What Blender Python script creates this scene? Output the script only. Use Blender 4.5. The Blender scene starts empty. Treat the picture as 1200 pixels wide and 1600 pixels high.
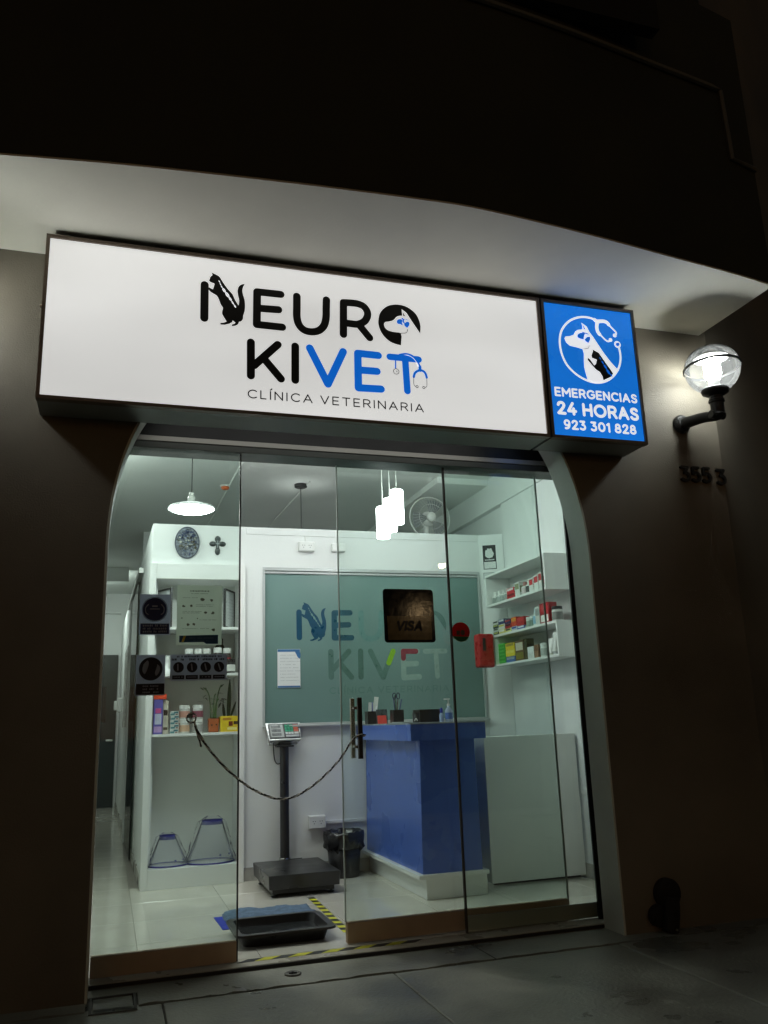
import bpy, bmesh, math, random
from mathutils import Vector, Matrix
R = math.radians
random.seed(7)
S = bpy.context.scene

# ---------------------------------------------------------------- camera, sky, sun, exposure
ROLL, PITCH, YAW, FPX = -0.03492869, 0.24406918, -0.31543372, 1318.09688      # focal length for a 1600 px tall frame
CAM = Vector((0, 0, 1.15))
_rot = Matrix.Rotation(YAW, 3, 'Z') @ Matrix.Rotation(PITCH, 3, 'X')
_r, _u, FW = _rot @ Vector((1, 0, 0)), _rot @ Vector((0, 0, 1)), _rot @ Vector((0, 1, 0))
RT = math.cos(ROLL) * _r + math.sin(ROLL) * _u
UP = -math.sin(ROLL) * _r + math.cos(ROLL) * _u
cd = bpy.data.cameras.new('camera')
cam = bpy.data.objects.new('camera', cd)
S.collection.objects.link(cam)
m = Matrix.Identity(4)
for i in range(3):
    m[i][0], m[i][1], m[i][2], m[i][3] = RT[i], UP[i], -FW[i], CAM[i]
cam.matrix_world = m
cd.sensor_fit = 'VERTICAL'
cd.sensor_height = 36
cd.sensor_width = 27
cd.lens = FPX / 1600 * 36
cd.clip_start, cd.clip_end = 0.02, 2000
S.camera = cam

W = bpy.data.worlds.new('World')
S.world = W
W.use_nodes = True
wn = W.node_tree
sky = wn.nodes.new('ShaderNodeTexSky')
sky.sky_type = 'NISHITA'
sky.sun_disc = False
sky.sun_elevation = R(2)
sky.sun_rotation = R(200)
bg = wn.nodes['Background']
wn.links.new(sky.outputs[0], bg.inputs[0])
bg.inputs[1].default_value = 0.016
sd = bpy.data.lights.new('sun', 'SUN')
sd.energy = 0.004
sd.angle = R(10)
sd.color = (0.8, 0.88, 1.0)
sun = bpy.data.objects.new('sun', sd)
sun.rotation_euler = (R(50), 0, R(-20))
S.collection.objects.link(sun)
S.view_settings.view_transform = 'Standard'
S.view_settings.look = 'None'
S.view_settings.exposure = 0
S.view_settings.gamma = 1
S.render.engine = 'CYCLES'
S.cycles.use_denoising = True
S.cycles.max_bounces = 10
S.cycles.transparent_max_bounces = 24
S.cycles.caustics_reflective = False
S.cycles.caustics_refractive = False
S.cycles.sample_clamp_indirect = 6

# ---------------------------------------------------------------- helpers
def at(px, py, x=None, y=None, z=None):
    """where the sight line through a photograph pixel meets a real plane of the place"""
    d = FW + RT * ((px - 600) / FPX) + UP * ((800 - py) / FPX)
    if y is not None: s = (y - CAM.y) / d.y
    elif z is not None: s = (z - CAM.z) / d.z
    else: s = (x - CAM.x) / d.x
    return CAM + d * s

def lin(c):
    return tuple((v / 12.92 if v <= 0.04045 else ((v + 0.055) / 1.055) ** 2.4) for v in (c[0] / 255, c[1] / 255, c[2] / 255))

MATS = {}
def mat(name, col, rough=0.5, metal=0.0, var=0.08, scale=6.0, bump=0.0, bscale=60.0, es=0.0, ecol=None, coat=0.0, rvar=0.08, detail=4.0, transl=0.0):
    if name in MATS: return MATS[name]
    M = bpy.data.materials.new(name)
    M.use_nodes = True
    t = M.node_tree
    b = t.nodes['Principled BSDF']
    tc = t.nodes.new('ShaderNodeTexCoord')
    n = t.nodes.new('ShaderNodeTexNoise')
    n.inputs['Scale'].default_value = scale
    n.inputs['Detail'].default_value = detail
    t.links.new(tc.outputs['Object'], n.inputs['Vector'])
    mr = t.nodes.new('ShaderNodeMapRange')
    mr.inputs[1].default_value, mr.inputs[2].default_value = 0.3, 0.7
    mr.inputs[3].default_value, mr.inputs[4].default_value = 1 - var, 1 + var
    t.links.new(n.outputs[0], mr.inputs[0])
    mx = t.nodes.new('ShaderNodeVectorMath')
    mx.operation = 'SCALE'
    mx.inputs[0].default_value = col
    t.links.new(mr.outputs[0], mx.inputs['Scale'])
    t.links.new(mx.outputs[0], b.inputs['Base Color'])
    m2 = t.nodes.new('ShaderNodeMapRange')
    m2.inputs[1].default_value, m2.inputs[2].default_value = 0.3, 0.7
    m2.inputs[3].default_value, m2.inputs[4].default_value = max(0.02, rough - rvar), min(1, rough + rvar)
    t.links.new(n.outputs[0], m2.inputs[0])
    t.links.new(m2.outputs[0], b.inputs['Roughness'])
    b.inputs['Metallic'].default_value = metal
    b.inputs['Coat Weight'].default_value = coat
    if bump:
        n2 = t.nodes.new('ShaderNodeTexNoise')
        n2.inputs['Scale'].default_value = bscale
        n2.inputs['Detail'].default_value = 5
        t.links.new(tc.outputs['Object'], n2.inputs['Vector'])
        bp = t.nodes.new('ShaderNodeBump')
        bp.inputs['Strength'].default_value = bump
        bp.inputs['Distance'].default_value = 0.01
        t.links.new(n2.outputs[0], bp.inputs['Height'])
        t.links.new(bp.outputs[0], b.inputs['Normal'])
    if es:
        b.inputs['Emission Color'].default_value = (*(ecol or col), 1)
        b.inputs['Emission Strength'].default_value = es
    if transl:
        tr = t.nodes.new('ShaderNodeBsdfTranslucent')
        t.links.new(mx.outputs[0], tr.inputs['Color'])
        ms = t.nodes.new('ShaderNodeMixShader')
        ms.inputs[0].default_value = transl
        t.links.new(b.outputs[0], ms.inputs[1])
        t.links.new(tr.outputs[0], ms.inputs[2])
        t.links.new(ms.outputs[0], t.nodes['Material Output'].inputs[0])
    MATS[name] = M
    return M

def C(r, g, b, rough=0.45, **k):
    """plain paint, print or plastic of a screen colour"""
    return mat(f'tone_{r}_{g}_{b}_{int(rough*100)}' + ''.join(f'_{v}' for v in k.values()), lin((r, g, b)), rough, scale=25, **k)

def glassmat(name, tint, ior=1.45, rough=0.0, haze=0.0, hcol=(.8, .85, .85)):
    M = bpy.data.materials.new(name)
    M.use_nodes = True
    t = M.node_tree
    t.nodes.remove(t.nodes['Principled BSDF'])
    tr = t.nodes.new('ShaderNodeBsdfTransparent')
    tr.inputs[0].default_value = (*tint, 1)
    gl = t.nodes.new('ShaderNodeBsdfGlossy')
    gl.inputs['Roughness'].default_value = rough
    fr = t.nodes.new('ShaderNodeFresnel')
    fr.inputs[0].default_value = ior
    ms = t.nodes.new('ShaderNodeMixShader')
    t.links.new(fr.outputs[0], ms.inputs[0])
    base = tr
    if haze:
        df = t.nodes.new('ShaderNodeBsdfDiffuse')
        df.inputs[0].default_value = (*hcol, 1)
        tl = t.nodes.new('ShaderNodeBsdfTranslucent')
        tl.inputs[0].default_value = (*hcol, 1)
        a = t.nodes.new('ShaderNodeMixShader')
        t.links.new(df.outputs[0], a.inputs[1]); t.links.new(tl.outputs[0], a.inputs[2])
        h = t.nodes.new('ShaderNodeMixShader')
        h.inputs[0].default_value = haze
        t.links.new(tr.outputs[0], h.inputs[1]); t.links.new(a.outputs[0], h.inputs[2])
        base = h
    t.links.new(base.outputs[0], ms.inputs[1])
    t.links.new(gl.outputs[0], ms.inputs[2])
    t.links.new(ms.outputs[0], t.nodes['Material Output'].inputs[0])
    return M

def lampmat(name, col, s):
    M = bpy.data.materials.new(name)
    M.use_nodes = True
    t = M.node_tree
    t.nodes.remove(t.nodes['Principled BSDF'])
    e = t.nodes.new('ShaderNodeEmission')
    e.inputs[0].default_value = (*col, 1)
    e.inputs[1].default_value = s
    t.links.new(e.outputs[0], t.nodes['Material Output'].inputs[0])
    return M

COL = S.collection
ORG = {}
def empty(name, loc):
    o = bpy.data.objects.new(name, None)
    o.empty_display_size = 0.05
    o.location = loc
    COL.objects.link(o)
    ORG[o] = Vector(loc)
    return o

def tag(o, label=None, cat=None, group=None, kind=None):
    if label: o['label'] = label
    if cat: o['category'] = cat
    if group: o['group'] = group
    if kind: o['kind'] = kind
    return o

def thing(name, loc, label, cat, group=None):
    return tag(empty(name, loc), label, cat, group)

def obj(name, geo, material, parent=None, smooth=False, bevel=0, seg=2, rot=None):
    """geo = (verts, faces) in place coordinates -> one mesh object, child of parent"""
    v, f = geo
    v = [Vector(p) for p in v]
    if parent is None:
        xs = [p.x for p in v]; ys = [p.y for p in v]; zs = [p.z for p in v]
        org = Vector(((min(xs) + max(xs)) / 2, (min(ys) + max(ys)) / 2, min(zs)))
    else:
        org = ORG[parent]
    me = bpy.data.meshes.new(name)
    me.from_pydata([p - org for p in v], [], f)
    bm = bmesh.new(); bm.from_mesh(me)
    bmesh.ops.recalc_face_normals(bm, faces=bm.faces)
    bm.to_mesh(me); bm.free()
    me.materials.append(material)
    if smooth:
        for p in me.polygons: p.use_smooth = True
    o = bpy.data.objects.new(name, me)
    COL.objects.link(o)
    if parent is None: o.location = org
    else: o.parent = parent
    ORG[o] = org
    if bevel:
        b = o.modifiers.new('bevel', 'BEVEL')
        b.width = bevel; b.segments = seg; b.limit_method = 'ANGLE'; b.angle_limit = R(40)
    return o

def copy_tree(o, parent=None, delta=None):
    c = o.copy(); COL.objects.link(c)
    if parent is not None: c.parent = parent
    elif delta is not None: c.location = o.location + Vector(delta)
    for ch in list(o.children):
        copy_tree(ch, c)
    return c

def join(*gs):
    v, f = [], []
    for a, b in gs:
        n = len(v); v += list(a); f += [tuple(i + n for i in q) for q in b]
    return v, f

def box(x0, x1, y0, y1, z0, z1):
    v = [(x, y, z) for z in (z0, z1) for y in (y0, y1) for x in (x0, x1)]
    return v, [(0, 2, 3, 1), (4, 5, 7, 6), (0, 1, 5, 4), (1, 3, 7, 5), (3, 2, 6, 7), (2, 0, 4, 6)]

def hexa(bottom, top):
    """solid between two quads"""
    return list(bottom) + list(top), [(3, 2, 1, 0), (4, 5, 6, 7), (0, 1, 5, 4), (1, 2, 6, 5), (2, 3, 7, 6), (3, 0, 4, 7)]

def move(geo, d):
    return [tuple(Vector(p) + Vector(d)) for p in geo[0]], geo[1]

def turn(geo, ang, axis='Z', about=(0, 0, 0)):
    mt = Matrix.Rotation(ang, 3, axis); a = Vector(about)
    return [tuple(mt @ (Vector(p) - a) + a) for p in geo[0]], geo[1]

def lathe(prof, c, n=24, axis='Z', closed=False):
    """profile [(radius, height)] turned about an axis through c"""
    v, f = [], []
    k = len(prof)
    for i in range(n):
        a = 2 * math.pi * i / n
        for r, h in prof:
            p = (r * math.cos(a), r * math.sin(a), h)
            if axis == 'Y': p = (p[0], -p[2], p[1])
            if axis == 'X': p = (p[2], p[0], p[1])
            v.append((p[0] + c[0], p[1] + c[1], p[2] + c[2]))
    for i in range(n):
        j = (i + 1) % n
        for q in range(k - 1):
            f.append((i * k + q, j * k + q, j * k + q + 1, i * k + q + 1))
        if closed: f.append((i * k + k - 1, j * k + k - 1, j * k, i * k))
    if not closed:
        if prof[0][0] > 1e-6: f.append(tuple(i * k for i in range(n))[::-1])
        if prof[-1][0] > 1e-6: f.append(tuple(i * k + k - 1 for i in range(n)))
    return v, f

def tube(pts, r, n=8, caps=True):
    pts = [Vector(p) for p in pts]
    rs = r if isinstance(r, (list, tuple)) else [r] * len(pts)
    v, f = [], []
    prev = None
    for i, p in enumerate(pts):
        d = (pts[min(i + 1, len(pts) - 1)] - pts[max(i - 1, 0)]).normalized()
        if prev is None:
            a = d.orthogonal().normalized()
        else:
            a = (prev - d * prev.dot(d))
            a = a.normalized() if a.length > 1e-6 else d.orthogonal().normalized()
        prev = a
        b = d.cross(a)
        for k in range(n):
            t = 2 * math.pi * k / n
            v.append(tuple(p + (a * math.cos(t) + b * math.sin(t)) * rs[i]))
    for i in range(len(pts) - 1):
        for k in range(n):
            l = (k + 1) % n
            f.append((i * n + k, i * n + l, (i + 1) * n + l, (i + 1) * n + k))
    if caps:
        f.append(tuple(range(n))[::-1]); f.append(tuple((len(pts) - 1) * n + k for k in range(n)))
    return v, f

def cr(pts, n=5, closed=False):
    """Catmull-Rom smoothing of any-dimensional points"""
    P = [Vector(p) for p in pts]; out = []; N = len(P)
    rng = range(N if closed else N - 1)
    for i in rng:
        if closed: a, b, c, d = P[i - 1], P[i], P[(i + 1) % N], P[(i + 2) % N]
        else: a, b, c, d = P[max(i - 1, 0)], P[i], P[i + 1], P[min(i + 2, N - 1)]
        for k in range(n):
            t = k / n
            out.append(0.5 * (2 * b + (c - a) * t + (2 * a - 5 * b + 4 * c - d) * t * t + (3 * b - a - 3 * c + d) * t ** 3))
    if not closed: out.append(P[-1])
    return out

# --- flat print on an upright plane: shapes are lists of (u, v); map3(u, v, lift) gives the place
def stroke2(pts, r, capn=8):
    P = [Vector((p[0], p[1])) for p in pts]
    closed = (P[0] - P[-1]).length < 1e-6 and len(P) > 3
    L, Rr = [], []
    n = len(P)
    for i in range(n):
        if closed:
            d = P[(i + 1) % (n - 1)] - P[(i - 1) % (n - 1)]
        else:
            d = P[min(i + 1, n - 1)] - P[max(i - 1, 0)]
        d = d.normalized(); nn = Vector((-d.y, d.x))
        L.append(P[i] + nn * r); Rr.append(P[i] - nn * r)
    v = L + Rr
    f = [(i, i + 1, n + i + 1, n + i) for i in range(n - 1)]
    if not closed:
        for end, (pa, pb) in ((0, (P[0], P[1])), (n - 1, (P[-1], P[-2]))):
            d = (pa - pb).normalized(); a0 = math.atan2(d.y, d.x)
            arc = [pa + Vector((math.cos(a0 + t), math.sin(a0 + t))) * r for t in [(-0.5 + (k + 1) / capn) * math.pi for k in range(capn - 1)]]
            s = len(v); v += arc
            ids = list(range(s, s + len(arc)))
            if end == 0: f.append((end, *reversed(ids), n + end) if False else (n + end, *reversed(ids), end)[::1])
            else: f.append((n + end, *ids, end))
    return [tuple(q) for q in v], f

def split_sharp(pts, deg=35):
    out, cur = [], [pts[0]]
    for i in range(1, len(pts)):
        cur.append(pts[i])
        if i < len(pts) - 1:
            a = Vector(pts[i]) - Vector(pts[i - 1]); b = Vector(pts[i + 1]) - Vector(pts[i])
            if a.length > 1e-9 and b.length > 1e-9 and math.degrees(a.angle(b)) > deg:
                out.append(cur); cur = [pts[i]]
    out.append(cur)
    return out

class Print:
    """collects flat shapes, each layer lifted a hair above the last so that no two share a plane"""
    def __init__(s, map3, lift0=0.0004, step=0.00012):
        s.m, s.l, s.st, s.v, s.f, s.depth = map3, lift0, step, [], [], 0
    def _put(s, v, f):
        n = len(s.v); s.v += [tuple(s.m(p[0], p[1], s.l)) for p in v]
        s.f += [tuple(i + n for i in q) for q in f]
        s.l += s.st
    def stroke(s, pts, r):
        for q in split_sharp(pts): s._put(*stroke2(q, r))
        return s
    def poly(s, pts):
        s._put([tuple(p) for p in pts], [tuple(range(len(pts)))]); return s
    def disc(s, c, rx, ry=None, ang=0, n=20):
        ry = ry or rx; ca, sa = math.cos(ang), math.sin(ang)
        return s.poly([(c[0] + rx * math.cos(t) * ca - ry * math.sin(t) * sa, c[1] + rx * math.cos(t) * sa + ry * math.sin(t) * ca) for t in [2 * math.pi * k / n for k in range(n)]])
    def rect(s, u0, u1, v0, v1):
        return s.poly([(u0, v0), (u1, v0), (u1, v1), (u0, v1)])
    def geo(s): return s.v, s.f

def flat_obj(name, pr, material, parent):
    """print sheet: concave outlines triangulated"""
    org = ORG[parent]
    me = bpy.data.meshes.new(name)
    me.from_pydata([Vector(p) - org for p in pr.v], [], pr.f)
    bm = bmesh.new(); bm.from_mesh(me)
    bmesh.ops.triangulate(bm, faces=[f for f in bm.faces if len(f.verts) > 4], ngon_method='EAR_CLIP')
    bm.to_mesh(me); bm.free()
    me.materials.append(material)
    o = bpy.data.objects.new(name, me); COL.objects.link(o); o.parent = parent; ORG[o] = org
    if name in ('symbols', 'print', 'text_lines', 'drawings', 'band_text', 'emblem_details', 'stethoscope_outline', 'cat_spine', 'etched_detail', 'stethoscope_tube', 'dog_brain', 'painted_mark'): o['kind'] = 'stuff'
    return o

def arc(cx, cy, rx, ry, a0, a1, n=16):
    return [(cx + rx * math.cos(R(a0 + (a1 - a0) * k / n)), cy + ry * math.sin(R(a0 + (a1 - a0) * k / n))) for k in range(n + 1)]
def cv(pts, n=4): return [(p.x, p.y) for p in cr(pts, n)]
FONT = {
 'A': (.8, [[(0, 0), (.4, 1), (.8, 0)], [(.15, .33), (.65, .33)]]),
 'C': (.76, [arc(.46, .5, .46, .5, 48, 312)]),
 'E': (.56, [[(.56, 1), (0, 1), (0, 0), (.56, 0)], [(0, .5), (.5, .5)]]),
 'G': (.86, [arc(.47, .5, .47, .5, 45, 335) + [(.88, .48)], [(.88, .48), (.55, .48)]]),
 'H': (.7, [[(0, 0), (0, 1)], [(.7, 0), (.7, 1)], [(0, .5), (.7, .5)]]),
 'I': (.02, [[(.01, 0), (.01, 1)]]),
 '\u00cd': (.02, [[(.01, 0), (.01, 1)], [(0, 1.2), (.14, 1.36)]]),
 'L': (.48, [[(0, 1), (0, 0), (.48, 0)]]),
 'M': (.9, [[(0, 0), (0, 1), (.45, .35), (.9, 1), (.9, 0)]]),
 'N': (.7, [[(0, 0), (0, 1), (.7, 0), (.7, 1)]]),
 'O': (.98, [arc(.49, .5, .49, .5, 0, 360, 26)]),
 'R': (.64, [[(0, 0), (0, 1)], [(0, 1), (.33, 1)] + arc(.35, .73, .28, .27, 80, -80, 10) + [(.33, .46), (0, .46)], [(.36, .46), (.66, 0)]]),
 'S': (.6, [cv([(.56, .84), (.45, .96), (.28, 1), (.09, .92), (.04, .75), (.14, .59), (.32, .51), (.5, .43), (.59, .27), (.52, .07), (.3, 0), (.12, .04), (0, .17)], 3)]),
 'T': (.7, [[(0, 1), (.7, 1)], [(.35, 1), (.35, 0)]]),
 'V': (.76, [[(0, 1), (.38, 0), (.76, 1)]]),
 '0': (.68, [arc(.34, .5, .34, .5, 0, 360, 24)]),
 '1': (.24, [[(0, .84), (.22, 1), (.22, 0)]]),
 '2': (.58, [cv([(.02, .78), (.1, .94), (.29, 1), (.48, .94), (.55, .76), (.46, .55), (.24, .26), (.01, .01)], 3), [(.01, 0), (.6, 0)]]),
 '3': (.58, [[(.04, 1), (.52, 1), (.27, .6)], cv([(.27, .6), (.48, .53), (.57, .31), (.48, .08), (.26, 0), (.02, .1)], 3)]),
 '4': (.66, [[(.42, 1), (0, .27), (.66, .27)], [(.48, .5), (.48, 0)]]),
 '5': (.58, [[(.52, 1), (.1, 1), (.07, .57)], cv([(.07, .57), (.28, .63), (.5, .53), (.57, .31), (.47, .08), (.25, 0), (.02, .1)], 3)]),
 '8': (.6, [arc(.3, .75, .23, .25, 0, 360, 18), arc(.3, .26, .3, .26, 0, 360, 18)]),
 '9': (.58, [arc(.29, .69, .28, .31, 0, 360, 18), cv([(.57, .69), (.55, .36), (.42, .1), (.2, 0), (.08, .02)], 3)]),
}
def text(pr, s, u0, u1, v0, h, r, gap=.32, space=.5):
    """lettering drawn with round strokes, cap height h, spread from u0 to u1; r keeps letters inside the height"""
    w = 0
    for i, ch in enumerate(s): w += (space if ch == ' ' else FONT[ch][0] + gap)
    w -= gap
    hh = h - 2 * r
    k = (u1 - u0 - 2 * r) / w
    x = u0 + r
    for ch in s:
        if ch == ' ': x += space * k; continue
        wd, st = FONT[ch]
        for q in st: pr.stroke([(x + p[0] * k, v0 + r + p[1] * hh) for p in q], r)
        x += (wd + gap) * k

def letters(name, map3, lift, material, parent, s, *a):
    """the same lettering, each character a part of its own"""
    h = a[3]; r = a[4]; gap = a[5]; space = a[6]; u0, u1, v0 = a[0], a[1], a[2]
    w = sum(space if ch == ' ' else FONT[ch][0] + gap for ch in s) - gap
    k = (u1 - u0 - 2 * r) / w; x = u0 + r
    for ch in s:
        if ch == ' ': x += space * k; continue
        p = Print(map3, lift)
        for q in FONT[ch][1]: p.stroke([(x + c[0] * k, v0 + r + c[1] * (h - 2 * r)) for c in q], r)
        flat_obj(name, p, material, parent)
        x += (FONT[ch][0] + gap) * k

def facade_map(y):
    return lambda u, v, l: (u, y - l, v)

# ---------------------------------------------------------------- materials of the place
brown = mat('brown_stucco', (0.178, 0.158, 0.124), 0.66, var=.30, scale=1.1, bump=.22, bscale=120, detail=10)
soffit_white = mat('soffit_paint', (0.84, 0.82, 0.73), 0.7, var=.05, scale=2.2, bump=.12, bscale=40)
reveal_grey = mat('reveal_paint', (0.66, 0.70, 0.64), 0.55, var=.08, scale=3, bump=.12, bscale=70)
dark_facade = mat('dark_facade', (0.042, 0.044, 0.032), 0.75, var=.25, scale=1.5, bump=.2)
concrete = mat('sidewalk_concrete', (0.275, 0.27, 0.22), 0.42, var=.42, scale=2.4, bump=.35, bscale=60, detail=10, rvar=.2)
concrete_dark = mat('joint_mortar', (0.12, 0.115, 0.10), 0.9, var=.2)
asphalt = mat('asphalt', (0.05, 0.05, 0.05), 0.85, var=.25, scale=9, bump=.5)
wall_white = mat('wall_white', (0.80, 0.82, 0.81), 0.55, var=.025, scale=1.4, bump=.05, bscale=50)
ceil_white = mat('ceiling_white', (0.80, 0.83, 0.80), 0.75, var=.04, scale=1.5, bump=.05)
board_white = mat('melamine_white', (0.80, 0.81, 0.79), 0.5, var=.03, scale=3)
board_shade = mat('melamine_grey', (0.78, 0.80, 0.76), 0.4, var=.03, scale=3)
tile_m = mat('porcelain_tile', (0.68, 0.65, 0.56), 0.08, var=.06, scale=2.5, rvar=.05, coat=.2)
grout = mat('grout', (0.22, 0.2, 0.17), .8)
base_grey = mat('skirting_tile', (0.42, 0.41, 0.38), .3, var=.08)
alu = mat('aluminium', (0.55, 0.56, 0.55), .35, metal=.85, var=.05)
alu_matte = mat('aluminium_painted', (0.50, 0.52, 0.52), .4, metal=.2, var=.05)
steel = mat('brushed_steel', (0.6, 0.6, 0.58), .25, metal=1)
black_m = mat('black_metal', (0.012, 0.012, 0.012), .45, var=.2)
black_p = mat('black_plastic', (0.018, 0.018, 0.018), .35, var=.2)
rail_brown = mat('bronze_rail', (0.45, 0.33, 0.22), .45, metal=.1, var=.12, scale=5)
sign_frame = mat('sign_frame', (0.20, 0.16, 0.13), .42, metal=.55, var=.15)
sign_case = mat('sign_case', (0.30, 0.31, 0.29), .5, metal=.2, var=.1)
pane = glassmat('clear_glass', (0.908, 0.962, 0.938), haze=.006)
pane_green = glassmat('green_glass', (0.78, 0.87, 0.81))
edge_green = mat('glass_edge', (0.25, 0.42, 0.36), .2)
plastic_clear = glassmat('clear_plastic', (0.975, 0.978, 0.985), 1.18, .05, .24, (.92, .94, .98))

# ---------------------------------------------------------------- ground outside
YW, YS, ZS = 4.40, 4.60, -0.022
g = obj('ground', box(-150, 150, -150, 60, -0.6, -0.19), asphalt)
tag(g, kind='structure')
road = tag(obj('road', box(-150, 150, -14, -1.2, -0.186, -0.18), asphalt), kind='structure')
sw = tag(obj('sidewalk', box(-40, 40, -1.0, YS - 0.002, -0.25, ZS - 0.012), concrete_dark), kind='structure')
kerb = tag(obj('kerb', box(-40, 40, -1.2, -1.003, -0.25, ZS), concrete, bevel=.015), kind='structure')
xs = [-7.6, -5.6, -3.4, -1.2, .28, 1.36, 2.6, 3.8, 5.9, 8.4]
ysb = [-1.0, 0.5, 1.8, 3.0, 4.27]
for i in range(len(xs) - 1):
    for j in range(len(ysb) - 1):
        dz = random.uniform(-.003, .003)
        obj('paving_slab', box(xs[i] + .003, xs[i + 1] - .003, ysb[j] + .003, ysb[j + 1] - .003, -.12, ZS + dz), concrete, sw, bevel=.006)
# apron strip against the shop, with a ragged outer edge
def ragged(x0, x1, y0, y1, z0, z1, n=40, amp=.012):
    v, f = [], []
    for i in range(n + 1):
        x = x0 + (x1 - x0) * i / n
        e = y0 + random.uniform(-amp, amp)
        v += [(x, e, z0), (x, e, z1), (x, y1, z0), (x, y1, z1)]
    for i in range(n):
        a = i * 4; b = a + 4
        f += [(a + 1, b + 1, b + 3, a + 3), (a, a + 1, b + 1, b), (a + 2, b + 2, b + 3, a + 3)]
    return v, f
for x0, x1 in ((-7.6, -2.2), (-2.19, -.045), (-.035 + .215, 1.9), (1.91, 4.2), (4.21, 8.4)):
    obj('apron_slab', ragged(x0, x1, 4.288, YS - .006, -.12, ZS + random.uniform(-.001, .003), 50), concrete, sw)
obj('apron_slab', box(-.045, .18, 4.47, YS - .006, -.12, ZS), concrete, sw)
obj('apron_slab', box(-.045, .18, 4.288, 4.214, -.12, ZS - .001), concrete, sw)

cov = thing('access_cover', (.07, 4.34, ZS), 'small rectangular concrete access cover in a metal rim beside the brown wall', 'cover')
obj('rim', join(box(-.03, .172, 4.215, 4.227, -.1, ZS + .004), box(-.03, .172, 4.452, 4.464, -.1, ZS + .004), box(-.03, -.018, 4.2275, 4.4515, -.1, ZS + .004), box(.16, .172, 4.2275, 4.4515, -.1, ZS + .004)), mat('worn_iron', (.09, .085, .075), .6, metal=.6, var=.3), cov)
obj('lid', box(-.015, .157, 4.2305, 4.449, -.1, ZS - .001), concrete, cov, bevel=.004)
obj('lifting_hole', lathe([(.006, 0), (.006, .0015)], (.075, 4.25, ZS - .0005), 12), black_m, cov)

fl = thing('floor_socket', (.905, 4.45, ZS), 'dark round metal floor fitting set in the concrete before the door', 'fitting')
obj('collar', lathe([(.028, -.02), (.040, -.01), (.042, .004), (.034, .008), (.030, .003), (.024, .001)], (.905, 4.45, ZS + .002), 20), mat('dirty_metal', (.12, .115, .1), .5, metal=.7, var=.4, scale=60), fl, smooth=True)
obj('keeper', join(box(.886, .924, 4.444, 4.456, ZS, ZS + .012), lathe([(.008, 0), (.008, .014), (.004, .016)], (.905, 4.45, ZS), 10)), black_m, fl, bevel=.002)
obj('bolt', lathe([(.006, 0), (.006, .006)], (.93, 4.462, ZS + .001), 8), steel, fl)

# ---------------------------------------------------------------- building: facade with arched opening
bld = thing('building', (1.3, 4.4, 0), 'dark brown building front with a pale arched shop opening and curved canopy', 'building')
XL, XR = -0.05, 2.74
def arch(n=18, grow=0.0):
    a, b, z0 = .5 + grow, .98 + grow, 2.07
    pts = [(XL - grow, ZS - .02)]
    pts += [(XL - grow + a * (1 - math.cos(t)), z0 + b * math.sin(t)) for t in [math.pi / 2 * k / n for k in range(n + 1)]]
    pts += [(XR + grow - a * (1 - math.cos(t)), z0 + b * math.sin(t)) for t in [math.pi / 2 * (n - k) / n for k in range(n + 1)]]
    pts += [(XR + grow, ZS - .02)]
    return pts
AR = arch()
outer = [(XR + 0, ZS - .02)]
ring = [(-9, ZS - .02), (-9, 9), (3.8, 9), (3.8, ZS - .02)]
poly = ring + list(reversed(AR))
n = len(poly)
front = [(p[0], YW, p[1]) for p in poly]; back = [(p[0], YW + .12, p[1]) for p in poly]
me = bpy.data.meshes.new('facade_wall')
me.from_pydata([Vector(p) - ORG[bld] for p in front + back], [], [tuple(range(n)), tuple(range(2 * n - 1, n - 1, -1))] + [(i, (i + 1) % n, n + (i + 1) % n, n + i) for i in range(n)])
bm = bmesh.new(); bm.from_mesh(me)
bmesh.ops.triangulate(bm, faces=[f for f in bm.faces if len(f.verts) > 4], ngon_method='EAR_CLIP')
bmesh.ops.recalc_face_normals(bm, faces=bm.faces); bm.to_mesh(me); bm.free()
me.materials.append(brown)
fw = bpy.data.objects.new('facade_wall', me); COL.objects.link(fw); fw.parent = bld
# pale reveal lining of the opening, standing a little proud of the stucco
YG = 4.72
A2 = arch(18, -.0)
lin_v, lin_f = [], []
for (x, z) in AR:
    cx = 1.345; d = Vector((x - cx, 0, 0))
    s = -1 if x < cx else 1
    lin_v += [(x, YW - .004, z), (x, YW + .2, z), (x + s * -.012, YW - .004, z - .004 if z > 2.1 else z), (x + s * -.012, YW + .2, z - .004 if z > 2.1 else z)]
for i in range(len(AR) - 1):
    a, b = i * 4, i * 4 + 4
    lin_f += [(a, b, b + 1, a + 1), (a + 2, a + 3, b + 3, b + 2), (a, a + 2, b + 2, b), (a + 1, b + 1, b + 3, a + 3)]
obj('arch_reveal', (lin_v, lin_f), reveal_grey, bld, smooth=False)
# wall beyond the canopy end turns back
obj('return_wall', hexa([(3.8, YW + .002, ZS - .02), (9, 7.4, ZS - .02), (9, 7.6, ZS - .02), (3.8, YW + .2, ZS - .02)], [(3.8, YW + .002, 9), (9, 7.4, 9), (9, 7.6, 9), (3.8, YW + .2, 9)]), brown, bld)
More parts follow.
